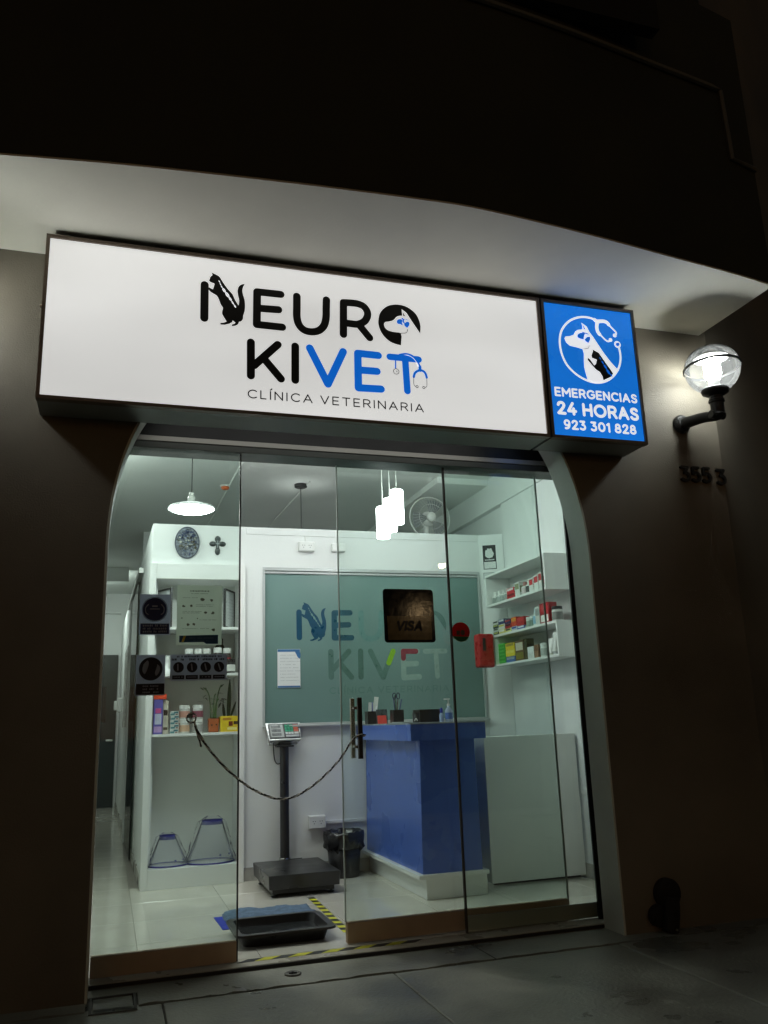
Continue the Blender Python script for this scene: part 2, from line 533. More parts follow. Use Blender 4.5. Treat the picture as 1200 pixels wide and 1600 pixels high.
# canopy slab with curved nose, seen from below
ZC = 3.65
nose = [(-9, 3.75), (-4, 3.72), (-2, 3.68), (-.56, 3.587), (-.02, 3.518), (.65, 3.463), (1.02, 3.440), (1.34, 3.424), (1.63, 3.419), (2.06, 3.456), (2.48, 3.506), (2.93, 3.571), (3.43, 3.641), (3.75, 3.70)]
nose = nose[:3] + [(p.x, p.y) for p in cr(nose[3:], 5)]
def slab(z0, z1, out=0.0, yback=YW - .003):
    p = [(x, y - out) for x, y in nose] + [(3.75, yback), (-9, yback)]
    k = len(p)
    v = [(x, y, z0) for x, y in p] + [(x, y, z1) for x, y in p]
    # strips front to back keep the faces convex
    f = []
    m_ = len(nose)
    for z_ in (z0, z1):
        s0 = len(v)
        v += [(x, yback, z_) for x, y in nose]
        b0 = 0 if z_ == z0 else k
        for i in range(m_ - 1): f.append((b0 + i, b0 + i + 1, s0 + i + 1, s0 + i))
    for i in range(m_ - 1): f.append((i, i + 1, k + i + 1, k + i))
    f.append((m_ - 1, m_, k + m_, k + m_ - 1))
    return v, f
obj('canopy_soffit', slab(ZC, ZC + .010), soffit_white, bld)
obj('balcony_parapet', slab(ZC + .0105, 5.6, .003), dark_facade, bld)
tz = 4.95
tr = [(x, y - .02, tz) for x, y in nose if -3 < x < 3.5] + [(3.52, 3.642, tz), (3.535, 3.644, 4.46), (3.75, 3.685, 4.45)]
obj('trim_moulding', tube(tr, .017, 6), mat('trim_grey', (.16, .16, .145), .6), bld)
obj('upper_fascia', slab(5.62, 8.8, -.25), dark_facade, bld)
for x0, x1 in ((1.9, 2.9), (-1.2, 1.2)):
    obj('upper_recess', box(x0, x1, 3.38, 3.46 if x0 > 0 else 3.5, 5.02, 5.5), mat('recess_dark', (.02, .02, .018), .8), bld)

# dark fitting low on the wall
ft = thing('wall_fitting', (3.0, 4.38, ZS), 'dark rounded pipe fitting low on the brown wall beside the doorway', 'fitting')
obj('body', lathe([(.001, -.075), (.05, -.07), (.075, -.045), (.08, -.02), (.08, .018)], (3.015, 4.385, .17), 22, 'Y'), mat('sooty_iron', (.016, .014, .012), .95), ft, smooth=True)
obj('outlet', lathe([(.001, -.07), (.045, -.065), (.058, -.04), (.058, .018)], (2.945, 4.385, .06), 20, 'Y'), mat('sooty_iron', (.016, .014, .012), .95), ft, smooth=True)
obj('stem', tube(cr([(3.02, 4.36, .15), (3.01, 4.35, .08), (2.99, 4.35, ZS)], 4), .045, 12), mat('sooty_iron', (.016, .014, .012), .95), ft, smooth=True)
obj('cap_screw', lathe([(.006, 0), (.006, .01)], (2.995, 4.305, .0), 8, 'Y'), steel, ft)

# ---------------------------------------------------------------- light box signs
ZB, ZT, SY = 2.730, 3.622, 4.15
def sign_box(name, x0, x1, facem, label, bw):
    t = thing(name, ((x0 + x1) / 2, YW, ZB), label, 'sign')
    obj('case', join(box(x0 + .003, x1 - .003, SY + .03, YW - .004, ZB + .003, ZB + .02), box(x0 + .003, x1 - .003, SY + .03, YW - .004, ZT - .02, ZT - .003), box(x0 + .003, x0 + .02, SY + .03, YW - .004, ZB + .0205, ZT - .0205), box(x1 - .02, x1 - .003, SY + .03, YW - .004, ZB + .0205, ZT - .0205)), sign_case, t)
    obj('frame', join(box(x0, x1, SY - .012, SY + .0295, ZB, ZB + bw), box(x0, x1, SY - .012, SY + .0295, ZT - bw, ZT), box(x0, x0 + bw, SY - .012, SY + .0295, ZB + bw + .0004, ZT - bw - .0004), box(x1 - bw, x1, SY - .012, SY + .0295, ZB + bw + .0004, ZT - bw - .0004)), sign_frame, t)
    obj('face_panel', box(x0 + bw - .004, x1 - bw + .004, SY, SY + .006, ZB + bw - .004, ZT - bw + .004), facem, t)
    return t
def litface(name, col, s, var):
    M = mat(name, tuple(c * .85 for c in col), .3, es=s, ecol=col, var=.02)
    t = M.node_tree; b = t.nodes['Principled BSDF']
    tc = t.nodes.new('ShaderNodeTexCoord'); nz = t.nodes.new('ShaderNodeTexNoise')
    nz.inputs['Scale'].default_value = 1.1; nz.inputs['Detail'].default_value = 1
    mp = t.nodes.new('ShaderNodeMapping'); mp.inputs['Scale'].default_value = (.6, 1, 2.2)
    t.links.new(tc.outputs['Object'], mp.inputs[0]); t.links.new(mp.outputs[0], nz.inputs['Vector'])
    r = t.nodes.new('ShaderNodeMapRange'); r.inputs[1].default_value, r.inputs[2].default_value = .3, .7
    r.inputs[3].default_value, r.inputs[4].default_value = s * (1 - var), s * (1 + var)
    t.links.new(nz.outputs[0], r.inputs[0]); t.links.new(r.outputs[0], b.inputs['Emission Strength'])
    return M
face_white = litface('lit_acrylic_white', (.96, .965, .945), .62, .12)
face_blue = litface('lit_film_blue', (.006, .150, .60), .95, .10)
film_white = litface('lit_film_white', (.93, .95, .98), .78, .03)
film_blue = litface('lit_letter_blue', (.003, .125, .60), .80, .05)
vinyl_black = mat('black_vinyl', (.004, .004, .005), .4, var=.1)
XD = 2.395
sg = sign_box('lightbox_sign', -.402, XD - .006, face_white, 'long white illuminated sign of the veterinary clinic over the shop opening', .018)
se = sign_box('emergency_sign', XD + .006, 3.052, face_blue, 'blue illuminated emergency sign at the end of the long white sign', .018)
obj('bolt', lathe([(.0, -.02), (.01, -.018), (.012, -.006), (.012, .0)], (-.415, YW - .03, 3.33), 12, 'X'), steel, sg)

def SP(px, py):           # photograph pixel on the sign face -> (u, v)
    p = at(px, py, y=SY); return (p.x, p.z)
PXM = (SP(500, 500)[0] - SP(400, 500)[0]) / 100
def sp(pts): return [SP(*p) for p in pts]
def crop(ox, oy, k): return lambda pts: [SP(ox + x / k, oy + y / k) for x, y in pts]

LOGO = {}                 # shapes of the logo in sign-face metres, reused on the frosted window inside
r6 = 6.1 * PXM
LOGO['n_bar'] = ('s', [(sp([(319.8, 445), (319.2, 497)]), r6)])
k12 = crop(300, 420, 12)
LOGO['cat'] = ('p', [cv(k12([(370, 70), (430, 100), (510, 145), (560, 220), (620, 310), (680, 390), (760, 480), (800, 570), (870, 690)]), 3)[:-1] + cv(k12([(870, 690), (885, 600), (860, 480), (855, 400), (880, 330), (930, 295), (990, 285)]), 3)[:-1] + cv(k12([(990, 285), (960, 340), (945, 400), (955, 480), (985, 580), (995, 700), (985, 800), (960, 880), (955, 940), (920, 985), (880, 995), (870, 1030), (820, 1065), (745, 1075)]), 3) + k12([(750, 1045), (800, 1030), (815, 1010), (760, 965), (755, 1000), (700, 1030), (610, 1050), (530, 1045), (535, 1015), (600, 1010), (650, 990)]) + cv(k12([(650, 990), (600, 910), (565, 840), (570, 780), (580, 730), (540, 670), (510, 590), (470, 510), (410, 470), (340, 425), (310, 380)]), 3)[1:] + k12([(320, 345), (360, 370), (395, 385), (425, 280), (350, 250), (320, 230), (345, 150), (385, 120)])])
spine = []
for (x, y, a, b) in ((512, 240, 9, 28), (533, 290, 9, 24), (556, 338, 11, 28), (600, 405, 24, 48), (662, 490, 28, 58), (716, 567, 20, 42), (762, 640, 14, 40), (804, 703, 14, 36)):
    c = SP(300 + x / 12, 420 + y / 12); spine.append((c, b / 12 * PXM, a / 12 * PXM, R(-58)))
LOGO['e1'] = ('s', [(sp([(401.8, 456), (401.2, 507)]), r6), (sp([(401.8, 456), (438.5, 460)]), r6), (sp([(401.5, 481.5), (435, 484)]), r6), (sp([(401.2, 507), (441, 511.3)]), r6)])
LOGO['u'] = ('s', [(cv(sp([(463.8, 463), (463.8, 480), (463.8, 495), (467, 507), (475, 515.5), (486.5, 518.5), (498, 516.5), (506, 509), (509.3, 497), (509.7, 482), (510, 468.6)]), 4), r6)])
LOGO['r'] = ('s', [(sp([(536.6, 472.8), (536.6, 522.5)]), r6), (cv(sp([(536.6, 472.8), (548, 473.3), (559, 474.8), (569, 479.5), (574.5, 490), (570.5, 501), (560, 506.5), (548, 505.8), (536.6, 504)]), 4), r6), (sp([(560, 506.5), (577.5, 527.8)]), r6)])
k10 = crop(580, 460, 10)
LOGO['o'] = ('p', [cv(k10([(465, 795), (380, 775), (290, 735), (210, 665), (150, 580), (115, 480), (112, 400), (130, 310), (180, 235), (260, 180), (350, 160), (440, 162), (530, 185), (620, 235), (700, 310), (750, 410), (770, 500), (765, 612)]), 3)[:-1] + cv(k10([(765, 612), (690, 500), (625, 405), (580, 335), (545, 285), (475, 232)]), 3)[:-1] + k10([(475, 232), (480, 290), (487, 332)]) + cv(k10([(440, 335), (395, 350), (365, 385), (330, 410), (270, 425), (220, 432), (200, 465), (215, 520), (260, 560), (340, 585), (440, 597)]), 3) + k10([(465, 612), (475, 660), (470, 730)])])
LOGO['k'] = ('s', [(sp([(392, 534.8), (392, 587)]), r6), (sp([(434, 538.5), (397, 571)]), r6), (sp([(412, 560), (439, 592)]), r6)])
LOGO['i'] = ('s', [(sp([(461.3, 541), (461.3, 594)]), r6)])
LOGO['v'] = ('s', [(sp([(484, 543.8), (512.4, 600)]), r6), (sp([(512.4, 600), (536.2, 549.5)]), r6)])
LOGO['e2'] = ('s', [(sp([(559, 552), (560, 606)]), r6), (sp([(559, 552), (591, 555.5)]), r6), (sp([(559.5, 578), (589, 580.3)]), r6), (sp([(560, 606), (595.5, 608)]), r6)])
LOGO['t'] = ('s', [(sp([(609, 557.5), (654, 561.8)]), 5.6 * PXM), (sp([(633, 560), (636.5, 611)]), 5.6 * PXM)])
def put(pr, key, T=lambda p: p, rs=1.0):
    kind, items = LOGO[key]
    for it in items:
        if kind == 's': pr.stroke([T(p) for p in it[0]], it[1] * rs)
        else: pr.poly([T(p) for p in it])
    return pr
fm = facade_map(SY)
P1 = Print(fm)
for k_ in ('n_bar', 'e1', 'u', 'r', 'k', 'i'): flat_obj('letter', put(Print(fm), k_), vinyl_black, sg)
P2 = Print(fm); put(P2, 'cat'); flat_obj('cat_emblem', P2, vinyl_black, sg)
P3 = Print(fm, .0012)
for c, a, b, an in spine: P3.disc(c, a, b, an, 12)
flat_obj('cat_spine', P3, film_white, sg)
P4 = Print(fm); put(P4, 'o')
P4.poly(k10([(490, 272), (532, 346), (503, 340)]))
P4.stroke(k10([(460, 607), (535, 605), (560, 585), (568, 548)]), .5 * PXM)
flat_obj('dog_emblem', P4, vinyl_black, sg)
P5 = Print(fm, .0012)
P5.poly(cv(k10([(398, 430), (410, 400), (445, 387), (470, 392), (490, 410), (480, 440), (492, 487), (455, 466), (415, 460), (398, 430)]), 3)[:-1])
P5.poly(cv(k10([(512, 478), (530, 445), (560, 428), (590, 438), (596, 470), (582, 500), (560, 522), (535, 505), (512, 478)]), 3)[:-1])
P5.stroke(k10([(482, 376), (505, 400), (500, 430), (515, 450)]), 1.2 * PXM)
P5.stroke(k10([(500, 385), (540, 390), (575, 405)]), .5 * PXM)
flat_obj('dog_brain', P5, film_blue, sg)
for k_ in ('v', 'e2', 't'): flat_obj('letter', put(Print(fm), k_), film_blue, sg)['label'] = 'blue letter of the clinic name'
P5 = Print(fm, .0012)
P5.stroke(cv(k10([(440, 945), (500, 932), (560, 932), (640, 960), (705, 1020), (750, 1100), (765, 1150)]), 4), 1.5 * PXM)
P5.stroke(k10([(760, 1130), (762, 1190)]), 2.6 * PXM)
P5.stroke(cv(k10([(664, 1290), (680, 1235), (720, 1200), (770, 1188), (820, 1205), (850, 1245), (866, 1300)]), 4), 2.0 * PXM)
P5.stroke(k10([(380, 1030), (380, 1150)]), 1.1 * PXM)
flat_obj('stethoscope_tube', P5, film_blue, sg)
P6 = Print(fm, .0022)
P6.stroke(cv(k10([(540, 948), (600, 965), (660, 1005), (710, 1070), (738, 1130)]), 4), .45 * PXM)
flat_obj('tube_gap', P6, film_white, sg)
P7 = Print(fm, .0016)
def ringpts(c, r, n=20): return [(c[0] + r * math.cos(2 * math.pi * i / n), c[1] + r * math.sin(2 * math.pi * i / n)) for i in range(n + 1)]
P7.stroke(ringpts(k10([(390, 1205)])[0], 4.6 * PXM), .5 * PXM)
P7.disc(k10([(400, 1205)])[0], .7 * PXM, 1.6 * PXM)
P7.stroke(cv(k10([(664, 1290), (664, 1400), (690, 1440)]), 4), .42 * PXM)
P7.stroke(cv(k10([(866, 1310), (868, 1430), (845, 1455)]), 4), .42 * PXM)
for c in ((715, 1443), (820, 1457)): P7.stroke(ringpts(k10([c])[0], 1.9 * PXM, 14), .5 * PXM)
flat_obj('stethoscope_outline', P7, mat('ink_grey', (.03, .03, .06), .5), sg)
sub_a, sub_b = SP(386.8, 614), SP(662, 638)
zb = SP(386.8, 622)[1]; ht = SP(386.8, 608.0)[1] - zb
letters('letter', fm, .0004, vinyl_black, sg, 'CL\u00cdNICA VETERINARIA', sub_a[0], sub_b[0], zb, ht, .95 * PXM, .42, .45)

# blue emergency sign
Q1 = Print(fm, .0006)
kz = crop(860, 480, 9.6)
PX2 = (SP(960, 540)[0] - SP(880, 540)[0]) / 80
Q1.stroke(cv(kz([(668, 192), (600, 163), (500, 147), (400, 157), (300, 197), (220, 267), (162, 362), (140, 480), (147, 600), (177, 720), (232, 840), (312, 940), (420, 1030), (540, 1095), (650, 1128), (760, 1130), (870, 1092), (960, 1015), (1020, 920), (1048, 820), (1050, 720), (1032, 620)]), 3), 1.5 * PX2)
Q1.stroke(ringpts(kz([(1005, 560)])[0], 3.9 * PX2), 1.3 * PX2)
Q1.stroke(cv(kz([(700, 225), (695, 300), (708, 365), (738, 408)]), 3), 2.6 * PX2)
Q1.stroke(cv(kz([(690, 212), (740, 212), (800, 212), (845, 230), (872, 262)]), 3), 2.6 * PX2)
Q1.stroke(cv(kz([(660, 188), (690, 215), (705, 240)]), 3), 2.6 * PX2)
Q1.stroke(cv(kz([(870, 262), (925, 318), (980, 375), (985, 400), (965, 425)]), 3), 1.2 * PX2)
Q1.stroke(cv(kz([(740, 405), (800, 470), (850, 510), (880, 512), (900, 490)]), 3), 1.2 * PX2)
for c in ((962, 425), (900, 492)): Q1.stroke(ringpts(kz([c])[0], 1.8 * PX2, 14), 1.1 * PX2)
Q1.poly(kz([(460, 232), (540, 290), (580, 370), (640, 450), (720, 570), (800, 690), (900, 820), (1000, 930), (960, 1010), (870, 1085), (760, 1125), (650, 1128), (555, 1085), (530, 1000), (505, 900), (500, 800), (500, 700), (480, 630), (380, 600), (290, 580), (235, 530), (208, 470), (225, 440), (290, 435), (345, 415), (370, 365), (410, 340), (475, 335), (478, 290)]))
flat_obj('dog_emblem', Q1, film_white, se)
Q2 = Print(fm, .0045)
Q2.poly(kz([(630, 640), (720, 690), (760, 750), (830, 850), (890, 930), (935, 1000), (900, 1050), (790, 1100), (775, 1040), (735, 975), (680, 940), (600, 850), (550, 790), (560, 765), (590, 790), (655, 880), (680, 850), (690, 790), (620, 765), (610, 730), (630, 670)]))
Q2.stroke(kz([(505, 628), (560, 622), (580, 580)]), .35 * PX2)
flat_obj('cat_emblem', Q2, vinyl_black, se)
Q3 = Print(fm, .006)
Q3.poly(kz([(395, 440), (410, 405), (450, 390), (480, 392), (510, 405), (497, 440), (490, 490), (450, 480), (410, 465)]))
Q3.poly(kz([(505, 490), (540, 455), (585, 445), (592, 480), (580, 510), (562, 545), (520, 515)]))
Q3.stroke(kz([(475, 385), (530, 400), (560, 412)]), .8 * PX2)
Q3.poly(kz([(478, 262), (522, 348), (492, 332)]))
for (x, y, a) in ((740, 775, 20), (775, 835, 26), (815, 900, 36), (858, 975, 42), (905, 1028, 26)): Q3.disc(kz([(x, y)])[0], a / 9.6 * PX2, a / 22 * PX2, R(-57), 10)
Q3.disc(kz([(1008, 560)])[0], 2.2 * PX2)
flat_obj('emblem_details', Q3, film_blue, se)
for s_, l_, r_, hb, htp, rr in (('EMERGENCIAS', (866.4, 611), (995.5, 624), (866.4, 618.6), (866.4, 604.0), 1.35), ('24 HORAS', (870, 636), (997.7, 647), (870, 647), (870, 626), 2.0), ('923 301 828', (880.8, 662), (994, 671), (880.8, 670.4), (880.8, 654.8), 1.45)):
    z0 = SP(*hb)[1]
    letters('letter' if s_[0] == 'E' or 'H' in s_ else 'numeral', fm, .0006, film_white, se, s_, SP(*l_)[0], SP(*r_)[0], z0, SP(*htp)[1] - z0, rr * PX2, .36, .42)

# ---------------------------------------------------------------- globe wall lamps
globe_clear = glassmat('globe_clear', (.92, .94, .95), 1.25, .10, .018, (.9, .92, .95))
globe_frost = glassmat('globe_frosted', (.88, .90, .93), 1.22, .2, .038, (.9, .93, .96))
bulb_m = lampmat('lamp_tube_white', (.97, 1.0, .93), 112)
def wall_lamp(x, label):
    t = thing('wall_lamp', (x - .075, YW, 2.98), label, 'lamp', 'globe lamps on the shop front')
    gx, gy, gz, gr = x, 4.14, 3.285, .172
    n = 14
    lo = [(gr * math.sin(R(a)), -gr * math.cos(R(a))) for a in [28 + (88 - 28) * k / n for k in range(n + 1)]]
    hi = [(gr * math.sin(R(a)), -gr * math.cos(R(a)) * .88) for a in [92 + (180 - 92) * k / n for k in range(n + 1)]]
    obj('globe_lower', lathe(lo, (gx, gy, gz), 40)[0:1] + (lathe(lo, (gx, gy, gz), 40)[1][:-2],), globe_frost, t, smooth=True)
    obj('globe_upper', lathe(hi, (gx, gy, gz), 40)[0:1] + (lathe(hi, (gx, gy, gz), 40)[1][:-1],), globe_clear, t, smooth=True)
    ringg = lathe([(gr + .001, -.008), (gr + .008, -.006), (gr + .008, .006), (gr + .001, .008)], (gx, gy, gz), 48, closed=True)
    obj('band', turn(ringg, R(-3), 'X', (gx, gy, gz)), black_p, t)
    for a in range(0, 360, 60):
        pts = [(gx + (gr - .006) * math.sin(R(b)) * math.cos(R(a)), gy + (gr - .006) * math.sin(R(b)) * math.sin(R(a)), gz - (gr - .006) * math.cos(R(b)) * .88) for b in range(95, 180, 10)]
        obj('globe_rib', tube(pts, .0014, 5), globe_frost, t, smooth=True)
    obj('cup', lathe([(.04, -.195), (.082, -.172), (.088, -.152), (.081, -.147), (.045, -.162)], (gx, gy, gz), 32), black_m, t, smooth=True)
    obj('neck', lathe([(.043, -.33), (.048, -.32), (.042, -.31), (.042, -.242), (.050, -.235), (.050, -.22), (.043, -.215), (.043, -.196)], (gx, gy, gz), 24), black_m, t)
    wall_pt = Vector((x - .085, YW, 2.985))
    arm = cr([(gx + .004, gy - .012, gz - .29), (gx, gy + .01, gz - .318), (gx - .03, gy + .1, 2.982), (gx - .06, gy + .18, 2.985), (wall_pt.x, YW - .01, 2.985)], 4)
    obj('arm', tube(arm, [.034 + .010 * max(0, i / (len(arm) - 1) - .5) for i in range(len(arm))], 14), black_m, t, smooth=True)
    obj('wall_plate', lathe([(.062, -.0), (.064, .012), (.055, .030), (.040, .04)], (wall_pt.x, YW + .001, 2.985), 24, 'Y'), black_m, t)
    for dz in (-.042, .042): obj('screw', lathe([(.007, .01), (.007, .026), (.003, .029)], (wall_pt.x - .02, YW, 2.985 + dz), 10, 'Y'), steel, t)
    obj('knuckle', lathe([(.028, -.05), (.028, .05)], (gx, gy + .012, gz - .315), 14, 'X'), black_m, t, bevel=.003)
    obj('lamp_holder', lathe([(.036, -.155), (.036, -.09), (.027, -.078)], (gx, gy, gz), 18), board_white, t)
    coil = []
    for i in range(97):
        a = i / 24 * 2 * math.pi
        coil.append((gx + .040 * math.cos(a), gy + .040 * math.sin(a), gz - .065 + .115 * i / 96))
    obj('bulb', tube(coil, .013, 8), bulb_m, t, smooth=True)
    obj('reflector_dish', lathe([(.108, .062), (.110, .065), (.06, .085), (.0, .089), (.0, .086), (.058, .082)], (gx, gy, gz), 36), mat('dish_white', (.82, .83, .82), .4, transl=.22), t, smooth=True)
    obj('reflector_ring', lathe([(.070, .108), (.073, .111), (.05, .117), (.048, .114)], (gx, gy, gz), 32, closed=True), globe_frost, t, smooth=True)
    return t
wall_lamp(3.600, 'lit globe lamp on a black bracket arm above the house number')
wall_lamp(-.960, 'lit globe lamp on a black bracket arm past the plain end of the white sign')

# house number digits
def digit(ch, px0, px1, pyb, pyt, label):
    a = at(px0, pyb, y=YW - .012); b = at(px1, pyb, y=YW - .012); z1 = at(px0, pyt, y=YW - .012).z
    pr = Print(lambda u, v, l: (u, YW - .016 - l * 3, v), 0, .0003)
    text(pr, ch, a.x, b.x, a.z, z1 - a.z, .0092)
    # give the digit its thickness
    v = [tuple(p) for p in pr.v]; f = list(pr.f); nv = len(v)
    v2 = v + [(p[0], YW - .0015, p[2]) for p in v]
    from collections import Counter
    ec = Counter()
    for q in f:
        for i in range(len(q)): ec[frozenset((q[i], q[(i + 1) % len(q)]))] += 1
    sides = [(a_, b_, b_ + nv, a_ + nv) for (a_, b_) in [tuple(e) for e, c_ in ec.items() if c_ == 1]]
    t = thing('house_number', (a.x, YW, a.z), label, 'digit', 'house number digits')
    obj('digit', (v2, f + sides), black_m, t)
    obj('fixing_stud', lathe([(.005, -.004), (.005, .014)], ((a.x + b.x) / 2, YW - .0, (a.z + z1) / 2), 8, 'Y'), steel, t)
digit('3', 1064.5, 1080, 752.5, 727.5, 'black metal house number digit three at the start of the row')
digit('5', 1081.5, 1096.5, 753.5, 728.5, 'black metal house number digit five right after the first three')
digit('5', 1098, 1113, 754.5, 729.5, 'black metal house number digit five before the wide gap')
digit('3', 1120.5, 1136, 757.5, 732.5, 'black metal house number digit three set apart after the gap')

# ---------------------------------------------------------------- shop interior shell
XRW, YP, ZCE = 3.39, 7.0, 3.38
floor = tag(obj('floor', box(-.6, 4.2, YS, 14.9, -.2, -.006), grout), kind='structure')
tiles = {}
def tile(x0, x1, y0, y1):
    key = (round(x1 - x0, 3), round(y1 - y0, 3))
    if key not in tiles:
        o = obj('tile', box(x0, x1, y0, y1, -.02, 0), tile_m, floor, bevel=.0015, seg=1)
        # keep the shared mesh at its own origin so that copies can be set down anywhere
        mid = Vector((x0, y0, 0)) - ORG[floor]
        for vv in o.data.vertices: vv.co -= mid
        o.location = mid
        tiles[key] = o
    else:
        c = tiles[key].copy(); COL.objects.link(c); c.location = Vector((x0, y0, 0)) - ORG[floor]
gx = [-.4, .2, .8, 1.4, 2.0, 2.6, 3.2, 3.39]
gy = [4.74, 5.3, 5.9, 6.5, 7.1, 7.7, 8.3, 8.9, 9.5, 10.1, 10.7, 11.3, 11.9, 12.5, 13.1, 13.7, 14.3, 14.7]
for j in range(len(gy) - 1):
    for i in range(len(gx) - 1):
        if gy[j] > 7.0 and i > 0: continue
        tile(gx[i] + .001, gx[i + 1] - .001, gy[j] + .001, gy[j + 1] - .001)
thr = thing('threshold', (1.35, 4.67, 0), 'pale tiled threshold strip under the glass doors', 'threshold')
obj('strip', box(XL + .013, XR + .2, YS + .004, 4.738, -.02, .0), mat('threshold_tile', (.46, .42, .34), .3, var=.1, scale=4), thr, bevel=.003)
obj('step_shadow_strip', box(XL + .013, XR + .2, YS - .0045, YS + .003, -.02, -.004), black_m, thr)  # black strip stands in for the shadow line at the step

pw = thing('partition_wall', (1.8, YP, 0), 'white partition wall with a wide frosted window behind the reception', 'wall')
def holed(x0, x1, z0, z1, y0, y1, holes):
    X = sorted({x0, x1, *[h[0] for h in holes], *[h[1] for h in holes]}); Z = sorted({z0, z1, *[h[2] for h in holes], *[h[3] for h in holes]})
    gs = []
    for i in range(len(X) - 1):
        for j in range(len(Z) - 1):
            cx, cz = (X[i] + X[i + 1]) / 2, (Z[j] + Z[j + 1]) / 2
            if any(h[0] < cx < h[1] and h[2] < cz < h[3] for h in holes): continue
            gs.append(box(X[i], X[i + 1], y0, y1, Z[j], Z[j + 1]))
    v, f = join(*gs)
    idx = {}; nv = []; mp = []
    for p in v:
        k = tuple(round(c, 5) for c in p)
        if k not in idx: idx[k] = len(nv); nv.append(p)
        mp.append(idx[k])
    from collections import Counter
    ff = [tuple(mp[i] for i in q) for q in f]
    cn = Counter(frozenset(q) for q in ff)
    return nv, [q for q in ff if cn[frozenset(q)] == 1]
UX0, UX1 = .272, 1.036
obj('panel', holed(.285, 3.19, 0, 2.80, YP, YP + .09, [(UX0 + .03, UX1 - .02, .05, 2.43), (1.19, 3.178, 1.142, 2.455)]), wall_white, pw)
obj('end_panel', hexa([(3.19, YP, 0), (XRW, 6.90, 0), (XRW, 7.05, 0), (3.19, YP + .09, 0)], [(3.19, YP, 2.80), (XRW, 6.90, 2.80), (XRW, 7.05, 2.80), (3.19, YP + .09, 2.80)]), wall_white, pw)
obj('top_rail', box(1.05, 3.18, YP - .006, YP - .0005, 2.735, 2.79), wall_white, pw, bevel=.002)
obj('skirting', box(1.04, 3.19, YP - .014, YP - .0005, .0, .095), base_grey, pw, bevel=.002)

wr = thing('side_wall', (XRW, 6, 0), 'white panelled wall carrying the medicine shelves', 'wall')
ys_ = [4.86, 5.42, 6.27, 6.895]
for a, b in zip(ys_[:-1], ys_[1:]):
    obj('wall_board', box(XRW, XRW + .05, a + .0015, b - .0015, 0, ZCE - .3), wall_white, wr, bevel=.002, seg=1)
obj('backing', box(XRW + .0505, XRW + .2, 4.74, 14.8, 0, ZCE), wall_white, wr)
obj('skirting', box(XRW - .012, XRW - .0005, 4.9, 6.88, 0, .10), base_grey, wr, bevel=.002)
obj('cornice', box(XRW - .01, XRW + .05, 4.86, 9.8, ZCE - .298, ZCE - .002), wall_white, wr)

ce = tag(obj('ceiling', box(-.6, 3.6, 5.065, 14.9, ZCE, ZCE + .15), ceil_white), kind='structure')
obj('ceiling_beam', box(2.86, 3.38, 7.12, 12, ZCE - .06, ZCE - .001), ceil_white, ce)
lt = thing('lintel', (1.3, 4.9, 2.72), 'pale beam over the inside of the glass doors', 'beam')
obj('beam', box(-.6, 3.6, 4.765, 5.06, 2.765, ZCE + .15), ceil_white, lt)
obj('transom_panel', box(XL - .3, XR + .3, 4.725, 4.764, 2.762, 3.3), mat('transom_black', (.012, .013, .012), .4), lt)
lw = thing('corridor_wall', (-.5, 9.7, 0), 'plain wall on the far side of the corridor', 'wall')
obj('panel', box(-.56, -.42, 4.73, 14.9, 0, ZCE), wall_white, lw)
fi = thing('front_return_wall', (3.3, 4.8, 0), 'inner face of the wall next to the fixed glass panel', 'wall')
obj('panel', join(box(XR + .10, 3.6, 4.545, 4.735, 0, ZCE), box(XR + .105, 3.6, 4.7355, 4.86, 0, ZCE)), wall_white, fi)
obj('stop_strip', box(XR + .020, XR + .0995, 4.700, 4.7145, 0, 2.688), black_m, fi)
fj = thing('front_inner_wall', (-.3, 4.6, 0), 'inner face of the front wall at the corridor side', 'wall')
obj('panel', box(-.6, XL - .006, 4.525, 4.7285, 0, ZCE), wall_white, fj)

# corridor: angled side wall, glass leaf, end wall with dark door
cw = thing('corridor_partition', (.2, 10, 0), 'white corridor partition with a sliding glass leaf receding behind the shelf niche', 'wall')
def sx(y): return .285 - .017 * (y - 7)
def slant(y0, y1, z0, z1, d0=0, th=.06):
    return hexa([(sx(y0) + d0, y0, z0), (sx(y1) + d0, y1, z0), (sx(y1) + d0 + th, y1, z0), (sx(y0) + d0 + th, y0, z0)], [(sx(y0) + d0, y0, z1), (sx(y1) + d0, y1, z1), (sx(y1) + d0 + th, y1, z1), (sx(y0) + d0 + th, y0, z1)])
obj('panel', join(slant(7.091, 8.75, 0, 2.6), slant(7.091, 14.64, 2.601, 2.8), slant(9.95, 14.64, 0, 2.6)), wall_white, cw)
obj('glass_leaf', slant(8.6, 10.05, .01, 2.58, -.03, .012), pane_green, cw)
obj('leaf_backing', slant(8.751, 9.949, 0, 2.6, .004, .01), board_shade, cw)
obj('slide_track', slant(8.25, 10.9, 2.605, 2.66, -.045, .044), alu, cw, bevel=.004)
obj('jamb_post', slant(9.952, 10.35, 0, 2.59, -.035, .034), board_white, cw, bevel=.004)
obj('window_strip', slant(11.2, 12.4, 1.2, 2.2, -.012, .011), base_grey, cw, bevel=.003)
obj('lock', join(slant(13.0, 13.35, 1.42, 1.62, -.06, .058), slant(13.05, 13.3, 1.45, 1.58, -.11, .049)), board_white, cw, bevel=.01)
obj('skirting', slant(7.1, 14.6, 0, .09, -.012, .011), base_grey, cw)
be = thing('back_wall', (0, 14.7, 0), 'far end wall of the corridor with a beam and conduit', 'wall')
obj('panel', box(-.6, 3.6, 14.66, 14.9, 0, ZCE), wall_white, be)
obj('beam', box(-.42, .19, 12.2, 12.45, ZCE - .2, ZCE - .001), ceil_white, be)
obj('conduit', tube([(-.42, 14.64, 3.06), (.13, 14.64, 3.05)], .02, 8), wall_white, be)
